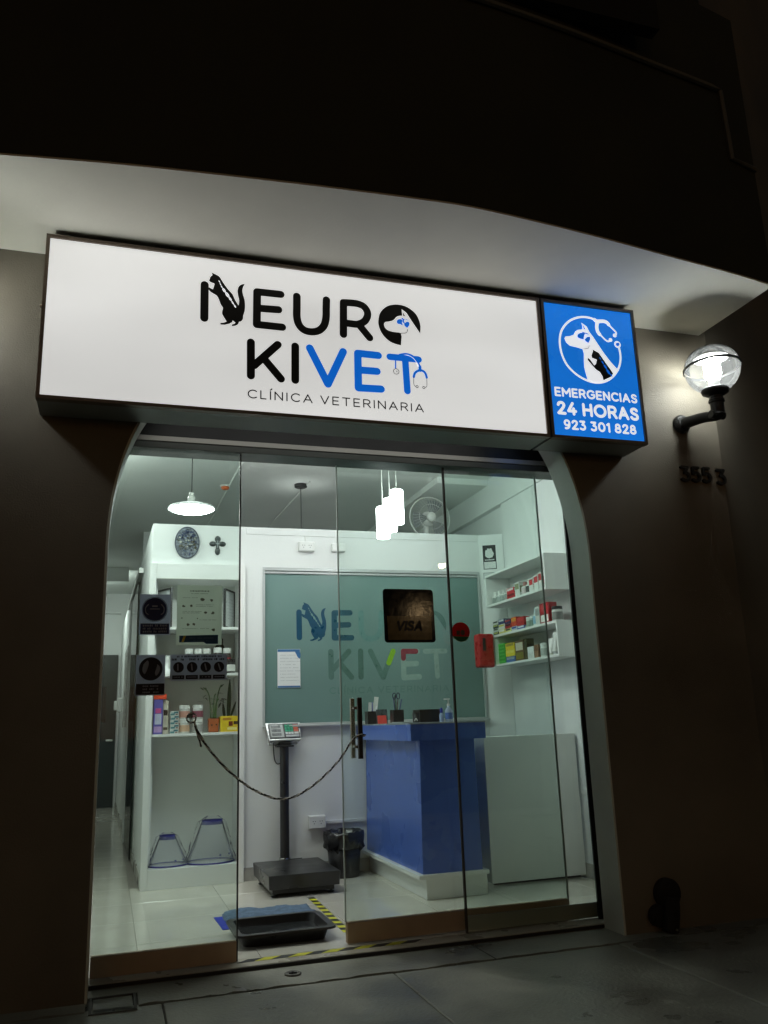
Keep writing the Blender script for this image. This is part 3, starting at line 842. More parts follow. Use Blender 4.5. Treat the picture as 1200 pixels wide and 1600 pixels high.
dd = thing('corridor_door', (0, 14.65, 0), 'dark door at the far end of the corridor', 'door')
obj('leaf', box(-.24, .115, 14.60, 14.655, .003, 2.365), mat('dark_green_door', (.018, .028, .026), .4, var=.2), dd, bevel=.004)
obj('vision_panel', box(-.16, -.05, 14.594, 14.599, 1.3, 1.85), mat('door_glass', (.006, .008, .008), .15), dd)
obj('handle', join(box(.05, .075, 14.56, 14.599, 1.0, 1.03), box(-.03, .075, 14.545, 14.5595, 1.0, 1.03)), steel, dd, bevel=.004)
bb = thing('back_room_wall', (2, 10, 0), 'shadowed wall of the room behind the partition', 'wall')
obj('panel', box(.3, XRW, 9.9, 10.0, 0, ZCE), wall_white, bb)

# ---------------------------------------------------------------- glass front
ZH = 2.69
hr = thing('door_track', (1.35, 4.72, ZH), 'long metal head track running above the glass doors', 'track')
obj('track_profile', box(XL + .014, XR + .1, 4.665, 4.7245, 2.728, 2.760), mat('track_metal', (.42, .41, .37), .4, metal=.5), hr, bevel=.003)
obj('track_channel', box(XL + .014, XR + .1, 4.672, 4.84, 2.690, 2.7275), mat('track_dark', (.09, .10, .09), .45, metal=.3), hr, bevel=.002)
def glazed(name, label, x0, x1, y, z0, z1, rail, railm):
    t = thing(name, ((x0 + x1) / 2, y, 0), label, 'glass panel' if 'door' not in name else 'door')
    obj('pane', ([(x0, y, z0 + max(rail - .02, 0)), (x1, y, z0 + max(rail - .02, 0)), (x1, y, z1), (x0, y, z1), (x0, y + .010, z0 + max(rail - .02, 0)), (x1, y + .010, z0 + max(rail - .02, 0)), (x1, y + .010, z1), (x0, y + .010, z1)], [(0, 1, 2, 3), (7, 6, 5, 4)]), pane, t)
    if rail:
        obj('bottom_rail', join(box(x0, x1, y - .014, y - .0004, z0, z0 + rail), box(x0, x1, y + .0104, y + .024, z0, z0 + rail)), railm, t, bevel=.002)
    return t
g1 = glazed('glass_panel', 'fixed glass panel with bronze bottom rail beside the open gap, carrying the notices', XL + .015, .665, 4.70, .004, ZH, .096, rail_brown)
obj('edge_strip', box(.6655, .6735, 4.698, 4.712, .004, ZH), black_m, g1)
g2 = glazed('sliding_glass_door', 'sliding glass door with bronze bottom rail and bar handle, pushed half open', 1.272, 2.62, 4.80, .004, ZH, .104, rail_brown)
obj('edge_strip', box(1.2655, 1.2715, 4.799, 4.811, .11, ZH), mat('edge_clear', (.45, .52, .48), .55), g2)
obj('edge_strip', box(2.6205, 2.6285, 4.799, 4.811, .004, ZH), mat('edge_clear', (.45, .52, .48), .55), g2)
g3 = glazed('glass_panel', 'fixed glass panel next to the arch side wall with a dark leading edge', 1.945, XR + .06, 4.72, .004, ZH, .0, alu_matte)
obj('edge_strip', box(1.934, 1.9445, 4.716, 4.734, .004, ZH), mat('edge_dark', (.035, .028, .02), .4), g3)
obj('bottom_channel', box(1.95, XR + .09, 4.741, 4.752, .0042, .085), alu_matte, g3, bevel=.002)
hd = empty('handle', (1.35, 4.8, 1.1))
hd.parent = g2; hd.location = Vector((1.35, 4.8, 1.1)) - ORG[g2]
for yy, dx in ((4.742, 0), (4.868, -.008)):
    obj('grip_bar', box(1.347 + dx, 1.372 + dx, yy - .0125, yy + .0125, .955, 1.292), black_p if yy < 4.8 else steel, hd, bevel=.003)
for zz in (1.02, 1.235):
    obj('standoff', lathe([(.009, -.064), (.009, .0)], (1.359, 4.802, zz), 12, 'Y'), steel, hd)
    obj('standoff', lathe([(.009, .0), (.009, .05)], (1.352, 4.857 + .0, zz), 12, 'Y'), steel, hd)

# ---------------------------------------------------------------- notices on the glass
paper_grey = mat('sticker_grey', lin((205, 210, 222)), .5, var=.03, transl=.55)
ink_navy = mat('sticker_navy', (.012, .024, .11), .5, var=.1)
ink_black = mat('sticker_black', (.008, .010, .022), .55, var=.1)
ink_soft = mat('sticker_soft_print', (.38, .42, .52), .5, transl=.3)
def sheet(name, label, cat, x0, x1, z0, z1, y, m_, group=None):
    t = thing(name, ((x0 + x1) / 2, y, z0), label, cat, group)
    obj('sheet', box(x0, x1, y - .0012, y, z0, z1), m_, t)
    return t
def dashes(pr, x0, x1, z, h, r, seed):
    q = random.Random(seed); x = x0
    while x < x1:
        w = q.uniform(.35, .7) * h
        if q.random() > .14: pr.rect(x, min(x + w, x1), z + q.uniform(0, .1) * h, z + h * q.uniform(.8, 1))
        x += w + r
YN = 4.6985
GRP = 'notices stuck on the glass'
t = sheet('notice', 'grey notice with dark round distance symbol, upper one by the panel edge', 'notice', .135, .297, 1.645, 1.864, YN, paper_grey, GRP)
mp = facade_map(YN - .0013)
a = Print(mp); a.disc((.214, 1.782), .063, n=36); a.rect(.142, .291, 1.65, 1.706); flat_obj('print', a, ink_navy, t)
a = Print(mp, .001); a.stroke(ringpts((.214, 1.782), .066, 36), .0012); flat_obj('ring', a, ink_navy, t)
a = Print(mp, .002)
for s_ in (-1, 1): a.stroke(cv([(.214 + s_ * .034, 1.808), (.214 + s_ * .048, 1.79), (.214 + s_ * .046, 1.765), (.214 + s_ * .034, 1.755)], 3), .0022)
a.stroke([(.19, 1.784), (.238, 1.784)], .002); a.rect(.2, .228, 1.795, 1.803)
for i, zz in enumerate((1.689, 1.673, 1.657)): dashes(a, .155, .28, zz, .011, .003, i)
flat_obj('symbols', a, ink_soft, t)
t = sheet('notice', 'grey notice with dark round hand washing symbol, lower one by the panel edge', 'notice', .127, .277, 1.328, 1.540, YN, paper_grey, GRP)
a = Print(mp); a.disc((.203, 1.466), .061, n=36); a.rect(.131, .275, 1.333, 1.389); flat_obj('print', a, ink_black, t)
a = Print(mp, .002)
a.poly(cv([(.165, 1.49), (.185, 1.51), (.192, 1.49), (.18, 1.45), (.17, 1.44), (.16, 1.46), (.165, 1.49)], 3)[:-1]); a.poly(cv([(.236, 1.49), (.25, 1.475), (.247, 1.45), (.232, 1.43), (.225, 1.445), (.232, 1.47), (.236, 1.49)], 3)[:-1])
for i, zz in enumerate((1.372, 1.356, 1.34)): dashes(a, .165, .245, zz, .009, .003, i + 9)
flat_obj('symbols', a, ink_soft, t)
t = sheet('notice', 'wide grey notice with four dark round symbols in a row', 'notice', .302, .603, 1.402, 1.540, YN, paper_grey, GRP)
a = Print(mp)
for i in range(4):
    cx = .346 + i * .0715
    a.disc((cx, 1.472), .028, n=26); a.rect(cx - .032, cx + .031, 1.409, 1.430)
dashes(a, .33, .575, 1.524, .010, .003, 31); dashes(a, .31, .597, 1.507, .012, .003, 32)
flat_obj('print', a, ink_black, t)
a = Print(mp, .002)
for i in range(4):
    cx = .346 + i * .0715
    a.stroke([(cx - .004, 1.487), (cx + .003 * (i - 1), 1.458)], .0035); dashes(a, cx - .024, cx + .024, 1.417, .006, .002, 40 + i)
flat_obj('symbols', a, ink_soft, t)
t = sheet('poster', 'pale poster with small drawings and a blue band at its foot', 'poster', .330, .573, 1.590, 1.916, YN, mat('poster_paper', lin((226, 232, 222)), .5, var=.03, transl=.78), GRP)
a = Print(mp)
a.poly([(.346, 1.604), (.346, 1.641), (.553, 1.645), (.553, 1.596), (.49, 1.596), (.475, 1.606)]); flat_obj('blue_band', a, C(20, 80, 120), t)
a = Print(mp, .001); a.poly([(.358, 1.607), (.37, 1.607), (.382, 1.64), (.37, 1.64)]); flat_obj('yellow_mark', a, C(190, 170, 60), t)
a = Print(mp, .0012)
dashes(a, .40, .505, 1.880, .009, .003, 51); dashes(a, .40, .495, 1.868, .004, .002, 52)
for i, (x, z, s_) in enumerate(((.465, 1.838, .014), (.515, 1.833, .012), (.365, 1.80, .01), (.405, 1.803, .011), (.485, 1.765, .011), (.522, 1.762, .011), (.39, 1.70, .01), (.42, 1.702, .012), (.528, 1.672, .012), (.357, 1.735, .005), (.44, 1.733, .004))):
    q = random.Random(i); a.poly([(x + s_ * q.uniform(.5, 1.1) * math.cos(k * .9), z + s_ * q.uniform(.4, 1) * math.sin(k * .9)) for k in range(7)])
for i, (x0, x1, z) in enumerate(((.36, .44, 1.845), (.43, .53, 1.806), (.43, .53, 1.797), (.36, .46, 1.768), (.36, .45, 1.76), (.45, .54, 1.722), (.36, .5, 1.675))): dashes(a, x0, x1, z, .0035, .002, 60 + i)
flat_obj('drawings', a, C(120, 122, 105), t)
a = Print(mp, .0016); dashes(a, .40, .53, 1.624, .007, .002, 80); dashes(a, .42, .5, 1.612, .005, .002, 81); flat_obj('band_text', a, C(70, 120, 150), t)

# card sticker, tilted to mirror the street lamp, and round sticker
vs = thing('card_sticker', (1.695, 4.788, 1.60), 'black square card payment sticker with rounded corners on the sliding door', 'sticker')
# the lamp across the road, placed where the glass mirrors it
h0 = at(690, 885, y=4.805); d0 = (h0 - CAM).normalized()
lp = h0 + Vector((d0.x, -d0.y, d0.z)) * ((h0.y + 13.0) / d0.y)
_hit = at(655, 958, y=4.785)
_nrm = ((lp - _hit).normalized() - (_hit - CAM).normalized()).normalized()
TILT = Vector((0, -1, 0)).rotation_difference(_nrm).to_matrix()
def tilt(geo_v):
    c = Vector((1.697, 4.782, 1.767))
    return [tuple(TILT @ (Vector(p) - c) + c) for p in geo_v]
rc = []
for (cx, cz, a0) in ((1.84, 1.625, -90), (1.84, 1.908, 0), (1.556, 1.908, 90), (1.556, 1.625, 180)):
    rc += [(cx + .02 * math.cos(R(a0 + k * 15)), cz + .02 * math.sin(R(a0 + k * 15))) for k in range(7)]
nn = len(rc)
sv = tilt([(u, 4.785, v) for u, v in rc] + [(u, 4.7862, v) for u, v in rc])
def stickermat(name, col, rough):
    M = mat(name, col, rough, var=.2, scale=30, bump=.035, bscale=14, rvar=.02)
    M.node_tree.nodes['Principled BSDF'].inputs['Specular IOR Level'].default_value = .085
    return M
obj('sheet', (sv, [tuple(range(nn)), tuple(range(2 * nn - 1, nn - 1, -1))] + [(i, (i + 1) % nn, nn + (i + 1) % nn, nn + i) for i in range(nn)]), stickermat('sticker_film_black', (.004, .004, .006), .085), vs)
a = Print(lambda u, v, l: tilt([(u, 4.785 - l, v)])[0]); a.rect(1.558, 1.838, 1.622, 1.764); flat_obj('gold_band', a, stickermat('sticker_film_gold', (.11, .075, .022), .12), vs)
a = Print(lambda u, v, l: tilt([(u, 4.785 - l, v)])[0], .0016)
def slanted(s_, u0, u1, v0, h, r):
    tmp = Print(lambda u, v, l: (u, 0, v)); text(tmp, s_, u0, u1, v0, h, r, .3)
    a.v = [tilt([(p[0] + (p[2] - v0) * .22, 4.783, p[2])])[0] for p in tmp.v]; a.f = tmp.f
    for i, q in enumerate(a.f): pass
slanted('VISA', 1.605, 1.775, 1.673, .064, .0075)
flat_obj('lettering', a, mat('sticker_ink', (.006, .005, .008), .4), vs)
rs = thing('round_sticker', (1.987, 4.717, 1.60), 'round red sticker with a green lower edge on the fixed glass panel', 'sticker')
c0 = at(720, 987.5, y=4.717)
obj('disc', lathe([(.0, -.0005), (.059, -.0005), (.059, .0008), (0, .0008)], (c0.x, 4.7185, c0.z), 36, 'Y'), C(225, 35, 42, transl=.5), rs)
mp2 = facade_map(4.7172)
a = Print(mp2); a.poly([(c0.x + .0585 * math.cos(R(k)), c0.z + .0585 * math.sin(R(k))) for k in range(205, 336, 6)]); flat_obj('green_edge', a, C(30, 130, 75, transl=.5), rs)
a = Print(mp2, .001); a.disc((c0.x + .012, c0.z - .004), .014, .017); a.rect(c0.x - .028, c0.x - .006, c0.z - .018, c0.z + .008); flat_obj('motif', a, C(90, 60, 45), rs)

# ---------------------------------------------------------------- rope across the gap
rope_m = bpy.data.materials.new('braided_cord'); rope_m.use_nodes = True
t_ = rope_m.node_tree; b_ = t_.nodes['Principled BSDF']
at_ = t_.nodes.new('ShaderNodeAttribute'); at_.attribute_name = 'braid'
rp = t_.nodes.new('ShaderNodeValToRGB'); rp.color_ramp.interpolation = 'CONSTANT'
rp.color_ramp.elements[0].color = (.012, .012, .014, 1); rp.color_ramp.elements[1].position = .5; rp.color_ramp.elements[1].color = (.75, .74, .68, 1)
t_.links.new(at_.outputs['Fac'], rp.inputs[0]); t_.links.new(rp.outputs[0], b_.inputs['Base Color']); b_.inputs['Roughness'].default_value = .7
def rope(pts, r, name, parent):
    P = cr(pts, 6)
    Q = [P[0]]
    for i in range(1, len(P)):
        seg = P[i] - P[i - 1]; k = max(1, int(seg.length / .004))
        for j in range(1, k + 1): Q.append(P[i - 1] + seg * j / k)
    n = 8
    v, f = tube(Q, [r * (1 + .12 * math.sin(i * 1.1)) for i in range(len(Q))], n)
    o = obj(name, (v, f), rope_m, parent, smooth=True)
    at2 = o.data.attributes.new('braid', 'FLOAT', 'POINT')
    for i in range(len(Q)):
        for k in range(n): at2.data[i * n + k].value = ((i * .25 + k) % 4) / 4
    return o
rt = thing('rope_barrier', (.9, 4.69, .77), 'black and white braided cord sagging across the gap to the door handle', 'rope')
rop = [(.438, 4.69, 1.165), (.50, 4.69, 1.06), (.60, 4.69, .945), (.72, 4.69, .845), (.83, 4.69, .787), (.90, 4.69, .772), (.98, 4.695, .782), (1.10, 4.71, .845), (1.22, 4.725, .945), (1.305, 4.735, 1.05), (1.335, 4.742, 1.075)]
rope(rop, .0062, 'cord', rt)
rope([(1.335, 4.728, 1.08), (1.36, 4.722, 1.085), (1.383, 4.73, 1.083), (1.384, 4.752, 1.08), (1.36, 4.76, 1.078), (1.338, 4.752, 1.075)], .006, 'handle_loop', rt)
c1 = at(299, 1122, y=4.69)
rope([(c1.x + .024 * math.cos(R(q)), 4.69, c1.z + .024 * math.sin(R(q))) for q in range(-60, 301, 30)], .0045, 'eye_loop', rt)
rope([(c1.x + .016, 4.687, c1.z - .02), (c1.x + .028, 4.684, c1.z - .07), (c1.x + .045, 4.684, c1.z - .115), (c1.x + .052, 4.684, c1.z - .15)], .0055, 'tail', rt)
obj('hook', join(tube(cr([(c1.x - .006, 4.699, c1.z + .012), (c1.x - .006, 4.68, c1.z + .016), (c1.x - .004, 4.676, c1.z + .004), (c1.x - .004, 4.684, c1.z - .004)], 4), .0035, 8), lathe([(.014, 0), (.014, .004)], (c1.x - .006, 4.6995, c1.z + .012), 16, 'Y')), steel, rt, smooth=True)

# ---------------------------------------------------------------- hazard tape
yel = mat('tape_yellow', (.62, .60, .03), .45, var=.1, scale=30)
blk = mat('tape_black', (.02, .02, .02), .45, var=.2, scale=30)
def tape(label, p0, p1, w, n, skew):
    t = thing('hazard_tape', (*((Vector(p0) + Vector(p1)) / 2)[:2], 0), label, 'tape')
    a = Vector(p0); b = Vector(p1); d = (b - a); L = d.length; d.normalize(); nn_ = Vector((-d.y, d.x))
    st = L / n
    for i in range(n):
        q0 = a + d * (i * st); q1 = a + d * ((i + 1) * st - .0006); s_ = d * skew
        pts = [q0 - nn_ * w / 2, q1 - nn_ * w / 2, q1 + nn_ * w / 2 + s_, q0 + nn_ * w / 2 + s_]
        obj('stripe', hexa([(p.x, p.y, .0003) for p in pts], [(p.x, p.y, .0014) for p in pts]), yel if i % 2 else blk, t)
tape('black and yellow hazard tape along the threshold of the open gap', (.668, 4.702), (1.62, 4.702), .05, 11, .06)
tape('black and yellow hazard tape running inward on the floor beside the scale', (1.375, 6.14), (1.345, 5.06), .045, 18, .012)

# ---------------------------------------------------------------- frosted window in the partition
iw = thing('frosted_window', (2.18, YP, 1.14), 'teal frosted window with the clinic name etched in it, framed in aluminium', 'window')
WX0, WX1, WZ0, WZ1 = 1.19, 3.178, 1.142, 2.455
obj('frame', join(box(WX0, WX1, YP - .012, YP + .05, WZ0, WZ0 + .022), box(WX0, WX1, YP - .012, YP + .05, WZ1 - .028, WZ1), box(WX0, WX0 + .018, YP - .012, YP + .05, WZ0 + .0223, WZ1 - .0283), box(WX1 - .018, WX1, YP - .012, YP + .05, WZ0 + .0223, WZ1 - .0283)), alu_matte, iw, bevel=.002)
obj('inner_track', box(WX0 + .02, WX1 - .02, YP - .004, YP + .03, WZ1 - .052, WZ1 - .034), alu_matte, iw, bevel=.002)
obj('sill', box(WX0 - .004, WX1 + .004, YP - .05, YP - .0125, WZ0 - .004, WZ0 + .012), alu_matte, iw, bevel=.003)
frost = mat('frosted_film', (.160, .268, .250), .36, var=.10, scale=.9, rvar=.04, detail=2, coat=.3)
obj('pane', box(WX0 + .018, WX1 - .018, YP + .012, YP + .020, WZ0 + .024, WZ1 - .03), frost, iw)
YF = YP + .012
la, lb = SP(313.7, 470), SP(657, 522)
wa, wb = at(463.6, 976, y=YF), at(697, 982, y=YF)
ks = (wb.x - wa.x) / (lb[0] - la[0])
zN0, zN1 = SP(319.5, 439)[1], SP(319.5, 503)[1]
zW0, zW1 = at(467, 952, y=YF).z, at(467, 1000.5, y=YF).z
kz_ = (zW0 - zW1) / (zN0 - zN1)
def TW(p): return (wa.x + (p[0] - la[0]) * ks, zW0 + (p[1] - zN0) * kz_)
fmw = facade_map(YF)
for key, col, rg in (('n_bar', (22, 72, 98), .33), ('cat', (22, 72, 98), .33), ('e1', (38, 82, 98), .33), ('u', (98, 138, 134), .33), ('r', (98, 138, 132), .33), ('o', (80, 114, 108), .33), ('k', (82, 114, 106), .33), ('i', (80, 112, 104), .33), ('v', (86, 120, 112), .33), ('e2', (142, 168, 158), .33), ('t', (138, 164, 154), .33)):
    flat_obj('etched_letter', put(Print(fmw, .0006), key, TW, ks), C(*col, rg), iw)
a = Print(fmw, .002)
for c, p, q, an in spine: a.disc(TW(c), p * ks, q * ks, an, 10)
flat_obj('etched_detail', a, frost, iw)
v_ = LOGO['v'][1][1][0]
a = Print(fmw, .0022); p, q = TW(v_[0]), TW(v_[1]); a.stroke([(p[0] + (q[0] - p[0]) * .55, p[1] + (q[1] - p[1]) * .55), q], r6 * ks * .96); flat_obj('etched_letter', a, C(135, 185, 40), iw)
a = Print(fmw, .0022); p = TW(LOGO['e2'][1][1][0][0]); q = TW(LOGO['e2'][1][1][0][1]); a.stroke([p, (p[0] + (q[0] - p[0]) * .9, q[1])], r6 * ks * .96); a.stroke([p, (p[0], p[1] - .06)], r6 * ks * .96); flat_obj('etched_letter', a, C(130, 50, 62), iw)
p0 = TW((sub_a[0], zb)); p1 = TW((sub_b[0], zb))
letters('etched_small_letter', fmw, .0006, C(92, 128, 120), iw, 'CL\u00cdNICA VETERINARIA', p0[0], p1[0], p0[1], ht * kz_, 1.0 * PXM * ks, .42, .45)
nt = thing('paper_notice', (1.41, YF - .01, 1.45), 'white paper notice with blue edges taped to the frosted window', 'paper')
obj('sheet', box(1.313, 1.505, YF - .0082, YF - .007, 1.452, 1.768), mat('notice_paper', (.78, .80, .80), .6, var=.02), nt)
mpn = facade_map(YF - .0084)
a = Print(mpn); a.rect(1.315, 1.503, 1.746, 1.766); a.rect(1.315, 1.503, 1.454, 1.468); a.poly(cv([(1.46, 1.745), (1.503, 1.745), (1.503, 1.69), (1.485, 1.70), (1.472, 1.725), (1.46, 1.745)], 3)[:-1]); flat_obj('print', a, C(60, 110, 160), nt)
a = Print(mpn, .0015)
for i in range(9): dashes(a, 1.335, 1.335 + .13 + .02 * (i % 3), 1.715 - i * .026, .006, .004, 100 + i)
flat_obj('text_lines', a, C(165, 168, 172), nt)

# ---------------------------------------------------------------- wall pieces: plaque, cross, sockets
pl = thing('oval_plaque', (.56, YP, 2.51), 'oval mosaic plaque in blue and grey on the partition', 'plaque')
el = lambda rx, rz, y: [(.561 + rx * math.cos(2 * math.pi * k / 40), y, 2.646 + rz * math.sin(2 * math.pi * k / 40)) for k in range(40)]
def oval(rx, rz, y0, y1):
    v = el(rx, rz, y0) + el(rx, rz, y1)
    return v, [tuple(range(40)), tuple(range(79, 39, -1))] + [(i, (i + 1) % 40, 40 + (i + 1) % 40, 40 + i) for i in range(40)]
obj('rim', oval(.101, .135, YP - .016, YP - .0005), mat('plaque_rim', (.03, .04, .07), .35), pl, bevel=.003)
mosaic = mat('mosaic', (.12, .14, .17), .3, var=.75, scale=55, bump=.5, bscale=70)
obj('field', oval(.092, .125, YP - .020, YP - .0165), mosaic, pl)
q = random.Random(3)
for i in range(70):
    an = q.uniform(0, 6.28); rr = math.sqrt(q.random()) * .9
    x, z = .561 + rr * .088 * math.cos(an), 2.646 + rr * .12 * math.sin(an); s_ = q.uniform(.005, .010)
    pal = [(40, 55, 90), (70, 85, 110), (25, 30, 45), (100, 95, 80), (60, 60, 40), (150, 155, 150)]
    cc = pal[0 if z > 2.69 else q.randrange(6)] if q.random() < .92 else (200, 200, 190)
    obj('tessera', turn(box(x - s_, x + s_, YP - .0235, YP - .0202, z - s_ * .8, z + s_ * .8), q.uniform(0, 3), 'Y', (x, YP, z)), C(*cc, .25), pl)
cs = thing('wall_cross', (.81, YP, 2.56), 'small dark ornate cross on the partition beside the oval plaque', 'cross')
iron = mat('pewter', (.05, .06, .06), .35, metal=.4, var=.3, scale=40)
cx_, cz_ = .81, 2.640
for dx, dz, rx, rz in ((0, .045, .024, .028), (0, -.058, .022, .034), (-.04, .003, .029, .022), (.04, .003, .029, .022)):
    obj('arm', lathe([(.001, -.012), (rx * .6, -.011), (rx, -.005), (rx, -.001)], (0, 0, 0), 16, 'Y')[0:0] + ([(cx_ + dx + p[0] * 1.0, YP + p[1], cz_ + dz + p[2] * rz / rx) for p in lathe([(.001, .012), (rx * .6, .011), (rx, .005), (rx, .001)], (0, 0, 0), 16, 'Y')[0]], lathe([(.001, .012), (rx * .6, .011), (rx, .005), (rx, .001)], (0, 0, 0), 16, 'Y')[1]), iron, cs, smooth=True)
obj('centre', join(box(cx_ - .013, cx_ + .013, YP - .015, YP - .001, cz_ - .04, cz_ + .035), box(cx_ - .03, cx_ + .03, YP - .0145, YP - .001, cz_ - .009, cz_ + .014)), iron, cs, bevel=.004)
obj('inlay', join(box(cx_ - .004, cx_ + .004, YP - .018, YP - .0152, cz_ - .03, cz_ + .03), box(cx_ - .018, cx_ + .018, YP - .0178, YP - .0152, cz_ - .001, cz_ + .006)), C(150, 160, 160), cs)

def socket(x0, x1, z0, z1, label, lines, holes=True):
    t = thing('wall_socket', ((x0 + x1) / 2, YP, z0), label, 'socket')
    obj('box', box(x0, x1, YP - .045, YP - .0005, z0, z1), board_white, t, bevel=.006)
    obj('cover', box(x0 + .006, x1 - .006, YP - .050, YP - .0455, z0 + .006, z1 - .006), board_white, t, bevel=.002)
    if holes:
        for cx in (x0 + (x1 - x0) * .3, x0 + (x1 - x0) * .7):
            for dx, dz in ((-.009, .008), (.009, .008), (0, -.010)):
                obj('hole', lathe([(.0035, 0), (.0035, .0015)], (cx + dx, YP - .0497, (z0 + z1) / 2 + dz), 8, 'Y'), black_p, t)
    for i, ln in enumerate(lines): obj('conduit', box(*ln), board_white, t, bevel=.002)
    return t
socket(1.492, 1.632, 2.596, 2.68, 'white double socket box high on the partition above the frosted window', [(1.555, 1.562, YP - .012, YP - .0005, 2.6805, 2.738)])
socket(1.786, 1.905, 2.600, 2.672, 'white blank junction box high on the partition', [(1.835, 1.842, YP - .012, YP - .0005, 2.6725, 2.7345)], False)
socket(1.553, 1.692, .345, .445, 'white double socket box low on the partition behind the scale', [(1.693, 2.02, YP - .022, YP - .0005, .375, .40)])

# ---------------------------------------------------------------- shelf niche on the corner of the partition
un = thing('shelf_niche', (.65, 6.95, 0), 'tall white built in shelf niche with products, notices seen before it', 'shelf')
Y0, Y1 = 6.945, 7.32
obj('stile', box(UX0, UX0 + .05, Y0, Y1, 0, 2.462), board_white, un, bevel=.002)
obj('stile', box(UX1 - .04, UX1, Y0, Y1, 0, 2.462), board_white, un, bevel=.002)
obj('head', box(UX0 + .0505, UX1 - .0405, Y0 + .001, Y1, 2.335, 2.461), board_white, un, bevel=.002)
obj('back_board', box(UX0 + .0505, UX1 - .0405, Y1 - .012, Y1 - .001, .0, 2.334), board_shade, un)
obj('plinth', box(UX0 + .0505, UX1 - .0405, Y0 + .004, Y1 - .013, .0, .140), board_white, un, bevel=.002)
SH = [1.945, 1.577, 1.118]
for z in SH: obj('shelf_board', box(UX0 + .0505, UX1 - .0405, Y0 + .002, Y1 - .013, z - .020, z), board_white, un, bevel=.0015)

def framed(label, c, ang, w, h):
    t = thing('picture_frame', c, label, 'frame')
    x, y, z = c; b = .014
    gs = join(box(x - w / 2, x + w / 2, y - .01, y + .008, z, z + b), box(x - w / 2, x + w / 2, y - .01, y + .008, z + h - b, z + h), box(x - w / 2, x - w / 2 + b, y - .01, y + .008, z + b + .0004, z + h - b - .0004), box(x + w / 2 - b, x + w / 2, y - .01, y + .008, z + b + .0004, z + h - b - .0004))
    obj('frame', turn(gs, ang, 'Z', c), black_p, t)
    obj('document', turn(box(x - w / 2 + b, x + w / 2 - b, y - .002, y + .004, z + b, z + h - b), ang, 'Z', c), mat('document_paper', (.70, .73, .74), .35, var=.05), t)
    p = Print(lambda u, v, l: tuple(Matrix.Rotation(ang, 3, 'Z') @ (Vector((u, y - .002 - l, v)) - Vector(c)) + Vector(c)))
    for i in range(7): dashes(p, x - w * .3, x + w * .3, z + h * .75 - i * h * .085, .006, .005, 200 + i)
    flat_obj('text_lines', p, C(150, 155, 158), t)
framed('black framed certificate standing on the top shelf near the corridor', (.395, 7.10, SH[0] + .001), R(-62), .23, .325)
framed('black framed certificate standing on the top shelf near the frosted window', (.925, 7.10, SH[0] + .001), R(62), .23, .325)

def carton(label, cat, x0, x1, y0, y1, z0, z1, m_, prints=(), group=None, name='carton'):
    """box with printed panels; a print = (face, u0, u1, v0, v1, material) in fractions of that face"""
    t = thing(name, ((x0 + x1) / 2, (y0 + y1) / 2, z0), label, cat, group)
    obj('body', box(x0, x1, y0, y1, z0, z1), m_, t, bevel=.0015, seg=1)
    for fc, u0, u1, v0, v1, pm in prints:
        if fc == 'f':
            p = Print(facade_map(y0), .0005); p.rect(x0 + (x1 - x0) * u0, x0 + (x1 - x0) * u1, z0 + (z1 - z0) * v0, z0 + (z1 - z0) * v1)
        else:
            p = Print(lambda u, v, l: (x0 - l, u, v), .0005); p.rect(y1 - (y1 - y0) * u0, y1 - (y1 - y0) * u1, z0 + (z1 - z0) * v0, z0 + (z1 - z0) * v1)
        flat_obj('printed_panel', p, pm, t)
    return t
def jar(label, cat, c, r, h, body, cap, capf=.22, wrap=None, group=None, name='jar', neck=1.0):
    t = thing(name, c, label, cat, group)
    hb = h * (1 - capf)
    obj('body', lathe([(r * .9, 0), (r, .004), (r, hb * .86), (r * (.94 if neck > .9 else .8), hb * .94), (r * neck * .86, hb)], c, 20), body, t, smooth=False)
    obj('cap', lathe([(r * neck, hb), (r * neck, h - .003), (r * neck * .93, h)], c, 20), cap, t)
    if wrap: obj('label_band', lathe([(r + .0006, h * .12), (r + .0006, hb * .78)], c, 20)[0:1] + (lathe([(r + .0006, h * .12), (r + .0006, hb * .78)], c, 20)[1][:-2],), wrap, t, smooth=True)
    return t
white_p = C(225, 226, 222, .35); cream = C(205, 200, 180); dark_p = C(30, 30, 32, .3)
# middle shelf
z = SH[1] + .0008
t = thing('product_pouch', (.45, 7.05, z), 'white crumpled product pouch lying on the middle shelf', 'pouch')
pv, pf = [], []
q = random.Random(5)
for i in range(11):
    for j in range(6):
        u, v = i / 10, j / 5
        zz = .02 + .14 * math.sin(math.pi * min(max(v, .02), .98)) ** .5 * (1 - .1 * u) + q.uniform(-.006, .006)
        pv.append((.335 + .25 * u, 7.02 + .16 * v, z + (0.0 if j in (0, 5) else zz)))
for i in range(10):
    for j in range(5): pf.append((i * 6 + j, i * 6 + 6 + j, i * 6 + 7 + j, i * 6 + 1 + j))
obj('bag', (pv, pf), C(220, 222, 220, .25), t, smooth=True)
obj('printed_panel', turn(box(.47, .57, 7.012, 7.0165, z + .01, z + .10), 0, 'Z'), C(120, 125, 125), t)
obj('standing_flap', box(.44, .585, 7.03, 7.035, z + .0, z + .145), C(215, 218, 214, .3), t)
cols = [((196, 170, 175), 'pink'), ((150, 70, 80), 'red'), ((70, 110, 90), 'green'), ((60, 60, 62), 'charcoal'), ((165, 40, 55), 'crimson')]
xsj = [.603, .675, .745, .83, .905]
for i, (cc, nm) in enumerate(cols):
    jar(f'white capped jar with {nm} label on the middle shelf', 'jar', (xsj[i], 7.10 if i < 3 else 7.06, z), .033, .205 if i != 3 else .21, C(70, 62, 62, .2), white_p, .2, C(*cc), 'supplement jars on the middle shelf')
